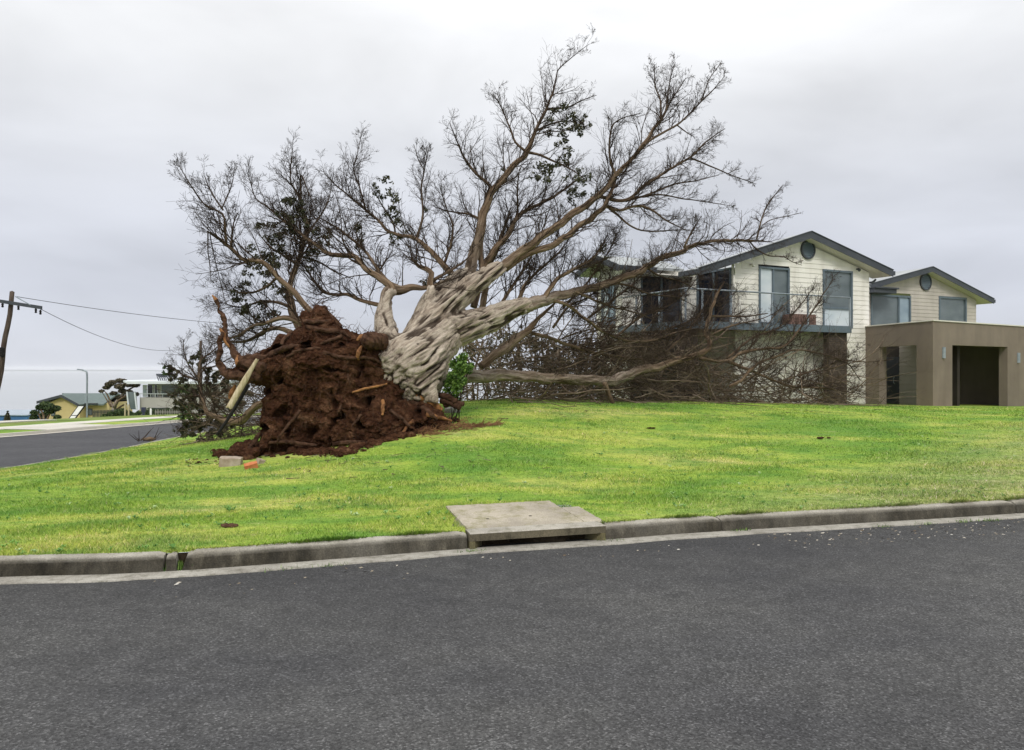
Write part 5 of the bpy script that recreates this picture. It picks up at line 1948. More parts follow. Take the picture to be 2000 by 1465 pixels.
    ([(840, 570, 9), (840, 549, 8), (843, 533, 7.4), (832, 524, 6.6), (818, 521, 5), (806, 505, 2.5), (800, 480, 1)], 16.0, 16.4, .8, .8),
    ([(844, 549, 5), (860, 540, 4.4), (876, 532, 3.6), (905, 512, 2.4), (925, 490, 1)], 16.2, 17.0, .8, .8),
    # M: behind the trunk
    ([(930, 640, 10), (938, 610, 9), (946, 568, 8), (950, 530, 6.5), (975, 480, 4.5), (985, 440, 2)], 18.2, 19.0, .9, .9),
    ([(1000, 610, 6), (1025, 560, 4.6), (1050, 530, 3.6), (1085, 500, 2.6), (1110, 470, 1)], 18.6, 19.6, 1.2, .9),
    ([(975, 600, 5), (1000, 560, 4), (1030, 515, 3), (1050, 480, 1)], 18.8, 19.6, 1.2, .9),
    # N: long limb lying over the lawn
    ([(880, 740, 17), (905, 737, 16), (947, 734, 14.5), (975, 733, 13.5), (1030, 736, 12.5), (1112, 741, 11.5), (1181, 745, 11.5), (1209, 741, 12), (1250, 724, 10), (1292, 715, 9), (1327, 703, 8.2), (1364, 692, 7.4), (1384, 681, 6.8), (1387, 668, 6), (1378, 649, 5.4), (1384, 624, 4.8), (1398, 581, 3.6), (1415, 550, 1.5)], 17.2, 23.6, .4, .8),
    ([(1386, 617, 3), (1421, 618, 2.6), (1461, 618, 2), (1500, 612, 1)], 23.5, 24.2, .8, .7),
    ([(1366, 699, 5.4), (1390, 704, 4.8), (1423, 706, 4.4), (1449, 689, 4), (1492, 681, 3.5), (1532, 675, 3), (1572, 629, 2.2), (1606, 578, 1.6), (1629, 544, .8)], 22.6, 25.2, .9, .8),
    ([(1423, 706, 4.4), (1463, 723, 4), (1506, 741, 3.6), (1549, 755, 3), (1606, 758, 2.4), (1680, 769, 1)], 23.0, 25.6, .8, .8),
    ([(1425, 755, 4), (1449, 741, 3.8), (1478, 712, 3.3), (1520, 695, 2.8), (1560, 684, 2.4), (1620, 695, 2), (1657, 712, 1.6), (1680, 743, .8)], 22.6, 25.6, .9, .8),
    ([(1520, 746, 2.4), (1606, 718, 1.9), (1652, 698, 1), (1690, 672, .7)], 24, 25.8, .8, .7),
    ([(1620, 700, 2), (1650, 704, 1.8), (1698, 707, 1.4), (1744, 702, .8)], 25.0, 26.0, .5, .4),
    ([(1384, 656, 2.8), (1435, 635, 2.3), (1492, 621, 1.2), (1530, 600, .7)], 23.0, 24.4, .8, .7),
    ([(1180, 748, 7), (1187, 762, 6.4), (1193, 778, 6), (1197, 789, 5.6)], 19.9, 20.0, 0, .5),
    ([(1038, 650, 5), (1085, 664, 4.4), (1140, 683, 4), (1209, 697, 3.2), (1270, 702, 2.2), (1330, 700, 1)], 19.4, 21.5, .9, .9),
    ([(939, 716, 9), (975, 689, 11), (1002, 668, 10.5), (1030, 645, 9), (1050, 625, 6), (1085, 590, 3)], 18.2, 19.8, .6, .9),
    # low pale limb left of the root plate
    ([(540, 770, 9), (521, 784, 9), (495, 798, 9), (478, 815, 10), (455, 824, 10), (438, 822, 8.4), (418, 812, 7.4), (404, 802, 6), (398, 785, 5), (392, 765, 4.4), (388, 735, 4), (392, 705, 3), (410, 690, 2), (440, 665, 1)], 16.2, 18.6, .9, .8),
    ([(390, 745, 2.8), (372, 738, 2.4), (350, 728, 1.8), (330, 712, .8)], 18.4, 18.6, .9, .7),
    ([(389, 740, 2.4), (370, 715, 2), (360, 690, 1.5), (358, 665, .7)], 18.4, 18.8, .9, .6),
    ([(392, 720, 2.4), (420, 715, 2), (448, 700, 1.3), (470, 690, .7)], 18.4, 18, .9, .6),
    ([(404, 806, 3), (385, 815, 2.4), (360, 830, 1.8), (345, 845, .8)], 18.4, 19, .9, .6),
    # finer boughs across the front of the house's left wing
    ([(1100, 600, 4), (1140, 560, 3), (1170, 520, 2.4), (1195, 480, 1.6), (1215, 440, .7)], 19.5, 20.5, 1.7, .9),
    ([(1150, 620, 3.5), (1190, 590, 3), (1230, 560, 2.2), (1260, 530, 1.5), (1290, 500, .7)], 20.5, 22.0, 1.7, .9),
    ([(1200, 660, 3.5), (1250, 620, 3), (1300, 600, 2.2), (1340, 570, 1.4), (1370, 530, .7)], 21.0, 23.2, 1.7, .9),
    ([(1230, 690, 3.4), (1290, 650, 2.6), (1350, 625, 2), (1400, 590, 1.2), (1440, 570, .7)], 22.0, 24.2, 1.6, .9),
    ([(1080, 640, 3.6), (1110, 600, 3), (1150, 580, 2.2), (1200, 540, 1.2)], 20.0, 21.0, 1.7, .9),
    ([(1420, 700, 3.4), (1470, 660, 2.6), (1520, 640, 2), (1560, 600, 1.4), (1590, 560, .7)], 24.0, 25.4, 1.3, .8),
    ([(1300, 690, 3), (1340, 650, 2.4), (1375, 600, 1.8), (1400, 550, .8)], 22.5, 23.6, 1.4, .9),
]
print('limbs', len(LIMBS))
CEN = P(800, 720, 15.2)
ALLTW = []


def unit(a):
    return a / (np.linalg.norm(a, axis=-1, keepdims=True) + 1e-9)


def grow(p0, d0, L, K, jit, up, seed_bend=None):
    """vectorised wandering growth"""
    m_ = len(p0)
    pts = np.empty((m_, K, 3))
    pts[:, 0] = p0
    d = unit(d0)
    bend = rng.normal(size=(m_, 3)) * jit * .6
    for k in range(1, K):
        d = unit(d + bend * .5 + rng.normal(size=(m_, 3)) * jit + up * np.array((0, 0, 1.0)))
        pts[:, k] = pts[:, k - 1] + d * (L / (K - 1))[:, None]
    return pts


def branch_from(pts, r, n_each, lo, hi, ang, lenf, lenj, rf, up, K, jit):
    """side shoots from every branch in pts (M,K,3)"""
    m_, k_, _ = pts.shape
    idx = np.repeat(np.arange(m_), n_each)
    u = rng.uniform(lo, hi, len(idx)) * (k_ - 1)
    i = np.minimum(u.astype(int), k_ - 2)
    f = (u - i)[:, None]
    p = pts[idx, i] * (1 - f) + pts[idx, i + 1] * f
    t = unit(pts[idx, i + 1] - pts[idx, i])
    n_ = unit(np.cross(t, rng.normal(size=t.shape)))
    a = rng.uniform(ang[0], ang[1], len(idx))[:, None]
    d = t * np.cos(a) + n_ * np.sin(a)
    Lp = np.linalg.norm(np.diff(pts, axis=1), axis=2).sum(1)
    L = Lp[idx] * lenf * rng.uniform(1 - lenj, 1 + lenj, len(idx)) * (1.15 - .5 * u / (k_ - 1))
    r0 = r[idx, i] * rf
    q = grow(p, d, L, K, jit, up)
    rr = r0[:, None] * np.linspace(1, .35, K)[None]
    return q, np.maximum(rr, .0022)


for li, (pts, Y0, Y1, dens, tl) in enumerate(LIMBS):
    p = limb_pts(pts, Y0, Y1)
    p[:, 3] *= .74 + .16 * np.clip((p[:, 3] - .08) / .08, 0, 1)
    p = smooth_path(p, .14)
    n = len(p)
    w = np.clip(np.arange(n) / 4.0, 0, 1) * np.clip((n - 1 - np.arange(n)) / 2, 0, 1)
    ph = random.uniform(0, 50)
    for k in range(n):
        p[k, :3] += np.array(mnoise.noise_vector(Vector((k * .35 + ph, ph, 0)))) * min(.05, p[k, 3] * .8) * w[k]
    r = np.maximum(p[:, 3] * (1 + .08 * np.array([mnoise.noise(Vector((k * .9 + ph, 3, 3))) for k in range(n)])), .004)
    mb = MB()
    big = r.max() > .09
    if big:
        pp, rr = smooth_path(np.concatenate([p[:, :3], r[:, None]], 1), .05)[:, :3], smooth_path(np.concatenate([p[:, :3], r[:, None]], 1), .05)[:, 3]
        mb.tube(pp, rr, 28)
        V = mb.v[0]
        B = mb.at['bk'][0]
        C = np.concatenate([np.repeat(pp, 28, 0), pp[:1], pp[-1:]])
        RR = np.concatenate([np.repeat(rr, 28), rr[:1], rr[-1:]])
        o3 = V - C
        for i in range(len(V)):
            v = Vector((B[i][0] * 1.0, B[i][1] * 1.0, B[i][2] * .30))
            a = .5 * mnoise.noise(v * 6) - .9 * max(0, 1 - abs(mnoise.noise(v * 12)) * 2.6) ** 2
            V[i] = C[i] + o3[i] * (1 + .26 * a)
    else:
        mb.tube(p[:, :3], r, 10 if r.max() > .03 else 7)
    lo_ = tbuild(mb, 'limb', 'bark', fallen)
    if dens <= 0:
        continue
    Ltot = np.linalg.norm(np.diff(p[:, :3], axis=0), axis=1).sum()
    nb = max(5, int(Ltot * (8.2 if p[-1, 0] > .5 else 10.5) * dens))
    u = rng.uniform(0, 1, nb) ** .75
    u = .06 + .94 * u
    thick = np.interp(u * (n - 1), np.arange(n), r)
    keep = rng.uniform(0, 1, nb) < np.clip(1.5 - thick / .10, .12, 1)
    u = u[keep]
    x = u * (n - 1)
    i = np.minimum(x.astype(int), n - 2)
    f = (x - i)[:, None]
    pos = p[i, :3] * (1 - f) + p[i + 1, :3] * f
    t = unit(p[i + 1, :3] - p[i, :3])
    nn = unit(np.cross(t, rng.normal(size=t.shape)))
    a = rng.uniform(.5, 1.15, len(u))[:, None]
    out = unit(pos - CEN)
    d = unit(t * np.cos(a) + nn * np.sin(a) + out * .25 + np.array((0, 0, .12)))
    th = np.interp(x, np.arange(n), r)
    L1 = tl * (.27 + 19.0 * np.minimum(th, .045)) * rng.uniform(.55, 1.35, len(u))
    q1 = grow(pos, d, L1, 7, .16, .07)
    r1 = np.clip(th * .45, .004, .015)[:, None] * np.linspace(1, .3, 7)[None]
    q2, r2 = branch_from(q1, r1, 7, .12, 1.0, (.4, 1.0), .46, .4, .58, .06, 5, .18)
    q3, r3 = branch_from(q2, r2, 4, .2, 1.0, (.35, .9), .52, .4, .6, .05, 3, .2)
    # a few long straggling side boughs from the thicker part
    ns = int(Ltot * 1.1 * dens)
    q0 = np.zeros((0, 9, 3))
    if ns:
        x = rng.uniform(.12, .72, ns) * (n - 1)
        i = np.minimum(x.astype(int), n - 2)
        f = (x - i)[:, None]
        th = np.interp(x, np.arange(n), r)
        pos = p[i, :3] * (1 - f) + p[i + 1, :3] * f
        t = unit(p[i + 1, :3] - p[i, :3])
        nn = unit(np.cross(t, rng.normal(size=t.shape)))
        a = rng.uniform(.45, 1.1, ns)[:, None]
        d = unit(t * np.cos(a) + nn * np.sin(a) + unit(pos - CEN) * .3 + np.array((0, 0, .12)))
        ok = th > .016
        q0 = grow(pos[ok], d[ok], (tl * rng.uniform(.8, 1.7, ns) * np.clip(th / .045, .55, 1.0))[ok], 9, .15, .04)
        r0 = np.clip(th[ok] * .32, .006, .016)[:, None] * np.linspace(1, .25, 9)[None]
        s1, v1 = branch_from(q0, r0, 8, .15, 1.0, (.4, 1.0), .36, .4, .6, .06, 5, .18)
        s2, v2 = branch_from(s1, v1, 5, .15, 1.0, (.4, 1.0), .45, .4, .6, .05, 4, .2)
    tw = MB()
    if len(q0):
        tw.twigs(q0, r0, 5)
        tw.twigs(s1, v1, 3)
        tw.twigs(s2, v2, 3)
    tw.twigs(q1, r1, 4)
    tw.twigs(q2, r2, 3)
    tw.twigs(q3, r3, 3)
    nc = max(1, len(q1) // 2)
    ci = rng.integers(0, len(q2), nc)
    cp = q2[ci, rng.integers(1, 5, nc)]
    cr = rng.uniform(.010, .020, nc)
    ofs = np.array([(1, 0, 0), (-1, 0, 0), (0, 1, 0), (0, -1, 0), (0, 0, 1), (0, 0, -1)])
    cv = cp[:, None] + ofs[None] * cr[:, None, None]
    cf = np.array([(0, 2, 4), (2, 1, 4), (1, 3, 4), (3, 0, 4), (2, 0, 5), (1, 2, 5), (3, 1, 5), (0, 3, 5)])
    tw.add(cv.reshape(-1, 3), [(cf[None] + 6 * np.arange(nc)[:, None, None]).reshape(-1, 3)], bk=cv.reshape(-1, 3), rad=np.full(nc * 6, .006))
    tbuild(tw, 'twigs', 'bark', lo_)
    lo_.children[0].matrix_parent_inverse = Matrix.Identity(4)

# twigs are children of limbs, whose own offset already cancels the tree's place
# --- clumps of surviving foliage
FOL = [((1090, 238), 26, 18.2), ((1112, 250), 20, 18.1), ((1128, 258), 18, 18.0), ((1145, 240), 16, 18.0), ((1100, 275), 16, 18.1), ((1060, 325), 24, 18.0), ((1050, 348), 16, 18.0), ((1080, 330), 16, 18.0), ((1105, 308), 20, 18.0), ((1135, 350), 22, 17.9), ((1118, 375), 14, 18.6), ((1112, 395), 14, 18.8), ((1140, 385), 14, 18.6),
       ((984, 328), 8, 18.0), ((747, 352), 13, 17.4), ((738, 374), 13, 17.4), ((762, 385), 18, 17.5), ((768, 405), 19, 17.5), ((775, 425), 18, 17.6), ((766, 470), 14, 17.7), ((790, 455), 16, 17.7), ((832, 412), 9, 17.7),
       ((573, 395), 22, 16.1), ((560, 420), 20, 16.2), ((570, 440), 20, 16.2), ((590, 425), 16, 16.0), ((525, 445), 20, 16.6), ((545, 470), 22, 16.6), ((560, 490), 20, 16.8), ((515, 500), 26, 16.6), ((535, 515), 26, 16.6), ((500, 530), 18, 16.4), ((470, 560), 18, 15.6), ((700, 450), 16, 17.0), ((620, 470), 18, 16.2), ((610, 500), 20, 16.4), ((640, 460), 14, 16.6), ((700, 475), 14, 17.0), ((830, 560), 16, 16.8), ((520, 600), 22, 16.4), ((480, 610), 20, 16.0), ((545, 560), 22, 16.4), ((470, 590), 18, 16.0), ((1175, 490), 16, 19.5)]
for k, ((px, py), rp, Y) in enumerate(FOL):
    c = P(px, py, Y)
    R = rp / F * Y
    m_ = 6
    cs = c + rng.normal(0, R * .5, (m_, 3))
    mb = MB()
    leaf_cloud(mb, cs, np.full(m_, R * .42), int(210 * (rp / 20) ** 2), .034, 100 + k, .8, .55)
    tbuild(mb, 'foliage', 'leaf_dark', fallen, smooth=False)

LOW = [((326, 722), 10, 18.6), ((335, 735), 12, 18.6), ((350, 740), 12, 18.5), ((345, 775), 16, 18.5), ((365, 760), 14, 18.5), ((372, 785), 18, 18.4), ((355, 795), 12, 18.5), ((385, 770), 16, 18.2), ((375, 815), 16, 18.4), ((390, 830), 20, 18.6), ((372, 840), 16, 18.8), ((355, 838), 10, 18.9), ((420, 835), 18, 18.6), ((400, 845), 16, 18.8), ((440, 838), 16, 18.4), ((385, 700), 14, 18.6), ((410, 730), 14, 18.6), ((430, 740), 14, 18.8), ((415, 760), 16, 19.0), ((440, 770), 18, 19.2), ((470, 765), 18, 19.2), ((460, 790), 16, 19.2), ((420, 790), 14, 19.2), ((440, 720), 12, 19.0)]
for k, ((px, py), rp, Y) in enumerate(LOW):
    c = P(px, py, Y)
    R = rp / F * Y
    cs = c + rng.normal(0, R * .5, (7, 3))
    mb = MB()
    leaf_cloud(mb, cs, np.full(7, R * .42), int(190 * (rp / 16) ** 2), .055, 300 + k, .8, .5)
    tbuild(mb, 'foliage', 'leaf_mid' if k % 4 == 0 and px < 400 else 'leaf_dark', fallen, smooth=False)


# --- tangle of broken branchwood under and behind the limbs
def dead_fn(nt, b):
    co = objco(nt)
    rad = nd(nt, 'ShaderNodeAttribute', attribute_name='rad').outputs['Fac']
    v = tex(nt, 1.9, 5.0, .7, vec=co)
    c1 = ramp(nt, v, [(.32, (.036, .026, .018)), (.5, (.098, .073, .052)), (.66, (.23, .185, .14))]).outputs[0]
    c2 = ramp(nt, v, [(.32, (.085, .062, .043)), (.5, (.19, .14, .098)), (.66, (.34, .275, .205))]).outputs[0]
    nt.links.new(mixc(nt, ramp(nt, rad, [(.004, 0.0), (.018, 1.0)]).outputs[0], c1, c2), b.inputs['Base Color'])


M['deadwood'] = mat('dead_branchwood', rough=.95, fn=dead_fn, spec=.1)


def tangle(n, boxes, Lr, seed, name, rmax=.016):
    mb = MB()
    for (pa, ya), (pb_, yb), (za, zb_), (zc, zd), cnt in boxes:
        m_ = int(n * cnt)
        u = rng.uniform(0, 1, m_)
        px = pa + (pb_ - pa) * u
        YLG = np.interp(px, [380, 560, 900, 1110, 1386, 1690], [17.5, 18.2, 18.0, 19.9, 23.1, 25.5])
        Y = YLG + rng.uniform(ya, yb, m_)
        X = (px - CX) / F * Y
        g = gz(X, Y)
        z = g + rng.uniform(0, 1, m_) ** 1.35 * (za + (zc - za) * u)
        p0 = np.stack([X, Y, z], 1)
        d = unit(np.stack([rng.normal(.5, .8, m_), rng.normal(.1, .6, m_), rng.normal(.05, .42, m_)], 1))
        L = rng.uniform(*Lr, m_)
        q = grow(p0, d, L, 7, .16, .0)
        gg = gz(q[..., 0], q[..., 1]) + .02
        q[..., 2] = np.maximum(q[..., 2], gg)
        r0 = rmax * rng.uniform(.25, 1, m_) ** 1.6
        rr = r0[:, None] * np.linspace(1, .3, 7)[None]
        mb.twigs(q, rr, 4)
        q2, r2 = branch_from(q, rr, 3, .2, 1, (.4, 1.0), .38, .4, .6, .02, 4, .2)
        mb.twigs(q2, r2, 3)
        q3, r3 = branch_from(q2, r2, 1, .2, 1, (.4, 1.0), .6, .4, .6, .02, 3, .2)
        mb.twigs(q3, r3, 3)
    return tbuild(mb, name, 'deadwood', fallen, kind='stuff')


tangle(560, [((905, .6), (1250, 4.0), (1.7, 0), (1.7, 0), .62), ((1080, .5), (1400, 3.4), (2.1, 0), (2.1, 0), .85), ((1350, .2), (1660, 1.4), (1.4, 0), (1.1, 0), .5), ((1000, -.3), (1640, .4), (.25, 0), (.3, 0), .16)], (1.0, 3.2), 5, 'broken_branches', .028)

tangle(420, [((385, -.6), (560, 1.8), (1.2, 0), (1.7, 0), 1.0)], (.4, 1.2), 6, 'broken_branches', .018)

# --- dark unbroken hedge behind the tangle
x, y = 1.0, 25.2
hg = empty('hedge', (x, y, float(gz(x, y))), label='dark overgrown hedge behind the trunk between the tree and the house', cat='hedge')
mb = MB()
cs, rs = [], []
for k in range(170):
    u = random.uniform(0, 1)
    xx = -2.2 + 6.6 * u
    hh = (2.1 + .35 * math.sin(u * 9) - 1.0 * max(0, u - .5)) * random.uniform(.1, 1)
    cs.append((xx - .5, random.uniform(-.6, .6), hh))
    rs.append(random.uniform(.18, .36))
leaf_cloud(mb, cs, rs, 9500, .06, 77, 1.0, .5)
mb.build('foliage', M['leaf_brown'], hg)
mb = MB()
for k in range(40):
    xx = random.uniform(-2.6, 3.8)
    b0 = np.array((xx, random.uniform(-.5, .5), -.1))
    mb.tube(smooth_path([b0, b0 + (random.uniform(-.2, .2), 0, .8), b0 + (random.uniform(-.4, .4), .1, random.uniform(1.4, 2.2))], .3), .03, 5)
mb.build('stems', M['bark'], hg, smooth=True)

# ------------------------------------------------------------------ root plate
OUT = [(592, 603), (606, 610), (614, 598), (622, 591), (634, 597), (641, 607), (655, 625), (666, 638), (690, 645), (706, 651), (714, 648), (735, 649), (746, 658), (748, 680), (747, 692), (753, 705), (759, 716), (769, 735), (785, 752), (800, 765), (815, 773), (832, 780), (849, 789), (863, 801), (869, 812), (882, 822), (876, 832), (850, 839), (818, 846), (800, 860), (780, 872), (755, 880), (720, 886), (690, 891), (650, 889), (600, 887), (560, 884), (525, 888), (492, 893), (485, 885), (500, 872), (506, 855), (510, 840), (508, 820), (516, 800), (513, 780), (516, 765), (521, 757), (505, 756), (488, 750), (470, 741), (446, 737), (442, 724), (460, 715), (468, 702), (485, 693), (505, 690), (528, 678), (540, 668), (543, 656), (560, 655), (580, 645), (589, 638), (588, 620)]
OP = np.array(OUT, float)


def inside(px, py, poly):
    r_ = np.zeros(px.shape, bool)
    n = len(poly)
    for i in range(n):
        x0, y0 = poly[i]
        x1, y1 = poly[(i + 1) % n]
        c = ((y0 > py) != (y1 > py)) & (px < (x1 - x0) * (py - y0) / (y1 - y0 + 1e-12) + x0)
        r_ ^= c
    return r_


def edge_d(px, py, poly):
    d = np.full(px.shape, 1e9)
    n = len(poly)
    for i in range(n):
        a, b_ = poly[i], poly[(i + 1) % n]
        ab = b_ - a
        t = np.clip(((px - a[0]) * ab[0] + (py - a[1]) * ab[1]) / (ab @ ab), 0, 1)
        d = np.minimum(d, np.hypot(px - a[0] - t * ab[0], py - a[1] - t * ab[1]))
    return d


ST = 1.6
gxs, gys = np.meshgrid(np.arange(430, 892, ST), np.arange(584, 902, ST))
ins = inside(gxs, gys, OP)
ed = edge_d(gxs, gys, OP)


def plate_base(px, py):
    """depth of the plate's middle plane"""
    return 13.75 + (px - 500) / 380 * .95 - np.clip((py - 780) / 110, 0, 1) * .35 + np.clip((700 - py) / 100, 0, 1) * .25


Y0 = plate_base(gxs, gys)
X0 = (gxs - CX) / F * Y0
Z0 = CAMZ - (gys - HY) / F * Y0
bul = np.sqrt(np.clip(ed / 70, 0, 1)) * .62
bul_b = np.sqrt(np.clip(ed / 60, 0, 1)) * .45
NV = np.empty(gxs.shape + (3,))
jy, jx = np.where(ins)
ids = np.full(gxs.shape, -1)
ids[jy, jx] = np.arange(len(jy))
Vf = np.empty((len(jy), 3))
Vb = np.empty((len(jy), 3))


def soil_h(x, z):
    v = Vector((x, 0.0, z))
    w = v + .25 * mnoise.noise_vector(v * 2.2)
    a = mnoise.noise(w * 1.3) * .20
    led = mnoise.noise(Vector((w.x * 1.5, 3, w.z * 5.2 + w.x * 1.2)))
    l2 = mnoise.noise(Vector((w.x * 4.0, 9, w.z * 10.0 + w.x * 3)))
    f1 = mnoise.noise(v * 9.0) * .055 + mnoise.noise(v * 19.0) * .035 + mnoise.noise(v * 38.0) * .024 + mnoise.noise(v * 75.0) * .012
    hole = max(0, mnoise.noise(w * 3.1 + Vector((11, 2, 5))) - .22)
    return a + .085 * max(led, -.3) + .06 * l2 + f1 - 1.05 * hole


for k, (j, i) in enumerate(zip(jy, jx)):
    x, z, y = X0[j, i], Z0[j, i], Y0[j, i]
    w = min(1, ed[j, i] / 14)
    h = soil_h(x, z) * (.25 + .75 * w)
    nv = mnoise.noise_vector(Vector((x * 7, z * 7, 2.0))) * .05 + mnoise.noise_vector(Vector((x * 18, z * 18, 4.0))) * .03
    Vf[k] = (x + nv.x, y - bul[j, i] - h, z + nv.y)
    Vb[k] = (x + nv.x, y + bul_b[j, i] + .3 * h + .02, z + nv.y)
c = ids
q = np.stack([c[:-1, :-1], c[1:, :-1], c[1:, 1:], c[:-1, 1:]], -1)
okq = (q >= 0).all(-1)
q = q[okq]
nV = len(Vf)
# rim faces
from collections import Counter
ec = Counter()
for a, b_ in ((0, 1), (1, 2), (2, 3), (3, 0)):
    for u, v in zip(q[:, a].tolist(), q[:, b_].tolist()):
        ec[(u, v)] += 1
rim = np.array([(u, v) for (u, v) in ec if (v, u) not in ec])
rimf = np.stack([rim[:, 1], rim[:, 0], rim[:, 0] + nV, rim[:, 1] + nV], -1)
mb = MB()
mb.add(np.concatenate([Vf, Vb]), [q, q[:, ::-1] + nV, rimf])
plate = tbuild(mb, 'root_plate', 'soil', fallen, smooth=False)


def surf(px, py):
    """a point on the front of the root plate"""
    y = float(plate_base(np.array(px), np.array(py)))
    x, z = (px - CX) / F * y, CAMZ - (py - HY) / F * y
    e = float(edge_d(np.array([px]), np.array([py]), OP)[0])
    return np.array((x, y - math.sqrt(min(1, e / 70)) * .62 - soil_h(x, z) * (.25 + .75 * min(1, e / 14)), z))


def root(pts, m='root', name='root', sides=8, jit=.015):
    """pts: px, py, r px, stand-off in metres"""
    p = []
    for px, py, r_, off in pts:
        s_ = surf(px, py) if inside(np.array([px]), np.array([py]), OP)[0] else np.append(P(px, py, float(plate_base(np.array(px), np.array(py)))), [])[:3]
        s_ = s_ + np.array((0, -off, 0))
        p.append((*s_, r_ / F * 14))
    p = smooth_path(np.array(p), .05)
    ph = random.uniform(0, 99)
    for k in range(len(p)):
        p[k, :3] += np.array(mnoise.noise_vector(Vector((k * .5 + ph, 0, 0)))) * jit
    mb = MB()
    mb.tube(p[:, :3], p[:, 3] * np.array([1 + .22 * mnoise.noise(Vector((k * .7 + ph, 5, 0))) for k in range(len(p))]), sides if p[:, 3].max() < .05 else 16)
    V = mb.v[0]
    for i in range(len(V)):
        V[i] += np.array(mnoise.noise_vector(Vector(V[i]) * 14)) * min(.03, p[:, 3].max() * .35)
    o = mb.build(name, M[m], plate, smooth=False)
    return o, p


root([(421, 583, 2.6, 0), (428, 606, 3.4, 0), (436, 626, 4.2, 0), (438, 652, 5, 0), (452, 679, 6, 0), (472, 702, 8, 0), (500, 712, 10, 0), (530, 720, 12, 0)], jit=.05)
root([(437, 650, 3.6, .1), (432, 669, 4.2, .1), (431, 695, 5, .1), (435, 716, 6.4, .1), (452, 730, 8, .1), (482, 736, 10, .05), (520, 732, 12, 0)], jit=.05)
root([(415, 576, 1.2, 0), (421, 584, 3.4, 0), (424, 591, 3, 0)], 'rawwood', 'torn_end')
root([(433, 643, 2, .06), (438, 653, 4.5, .07), (443, 666, 3, .07), (450, 678, 1.4, .07)], 'rawwood', 'torn_end')
root([(466, 690, 2, .12), (470, 700, 4, .14), (473, 712, 2, .12)], 'rawwood', 'torn_end')
root([(462, 752, 2, .05), (456, 764, 5, .05), (451, 778, 3, .05)], 'rawwood', 'torn_end')
for pts, m_ in [
    ([(744, 668, 17, -.05), (735, 668, 18, .08), (728, 668, 16, .16), (722, 668, 12, .22)], 'root'), ([(726, 656, 4, .22), (716, 660, 4.5, .26), (710, 668, 2, .24)], 'rawwood'),
    ([(714, 678, 3, .05), (713, 690, 4, .08), (710, 704, 2, .06)], 'rawwood'), ([(640, 674, 2.4, 0), (655, 668, 3.2, .06), (677, 658, 3.4, .10)], 'root'),
    ([(577, 698, 2.2, .08), (590, 692, 3, .08), (597, 687, 2.2, .05), (640, 682, 3, .0)], 'root'), ([(564, 674, 3, .06), (569, 662, 4, .08), (575, 650, 3.4, .04)], 'root'),
    ([(604, 798, 3, .05), (585, 822, 2.6, .09), (566, 846, 2.2, .10), (554, 862, 1.6, .07)], 'root'), ([(718, 806, 3, .05), (711, 815, 2.6, .08), (703, 825, 1.8, .08)], 'root'),
    ([(685, 788, 2.4, .05), (679, 799, 2.2, .09), (674, 810, 1.5, .09)], 'root'), ([(757, 780, 3.4, .05), (759, 790, 3.8, .08), (757, 806, 2.4, .08)], 'rawwood'),
    ([(614, 820, 2.2, .05), (609, 832, 1.4, .08)], 'root'), ([(692, 732, 2.2, .05), (696, 741, 2.2, .09), (699, 750, 1.4, .09)], 'root'),
    ([(806, 770, 7, .02), (830, 780, 7.5, .05), (850, 790, 6.5, .06), (864, 800, 3, .06)], 'rawwood'), ([(800, 782, 6, .04), (826, 794, 6, .08), (846, 806, 4.5, .08), (858, 816, 2, .08)], 'root'),
    ([(838, 806, 4, .05), (858, 812, 4, .06), (882, 822, 2.4, .06)], 'rawwood'), ([(770, 800, 3.6, .03), (790, 812, 3.6, .08), (808, 830, 2.4, .08)], 'root'), ([(780, 838, 3, .05), (784, 850, 3.4, .1), (776, 868, 2.2, .1)], 'root'),
    ([(812, 818, 3, .05), (800, 832, 3, .1), (790, 846, 2, .1)], 'rawwood'), ([(610, 640, 4, .02), (640, 648, 5, .08), (672, 650, 4, .08), (690, 660, 2.4, .05)], 'root'), ([(600, 628, 3, .04), (625, 632, 4, .08), (650, 628, 2.5, .04)], 'root'),
    ([(520, 700, 6, .02), (548, 690, 6, .06), (580, 680, 5, .05), (610, 676, 3, .02)], 'root'), ([(470, 712, 6, .04), (500, 700, 7, .06), (530, 700, 6, .02)], 'root'), ([(650, 690, 3, .02), (690, 700, 3.4, .06), (730, 700, 3, .04), (752, 712, 2, .02)], 'root'),
    ([(700, 765, 2, .02), (722, 758, 2.4, .06), (760, 750, 2, .04)], 'rawwood'), ([(540, 860, 3, .05), (580, 858, 3.4, .10), (630, 866, 3, .08)], 'root'), ([(660, 862, 4, .04), (700, 858, 4, .1), (745, 862, 3, .06)], 'root'),
    ([(508, 846, 4, .0), (500, 860, 4.5, .02), (486, 880, 3, .04)], 'root'), ([(668, 640, 5, .0), (648, 618, 4.5, .0), (634, 604, 3, .0)], 'root')]:
    root(pts, m_)
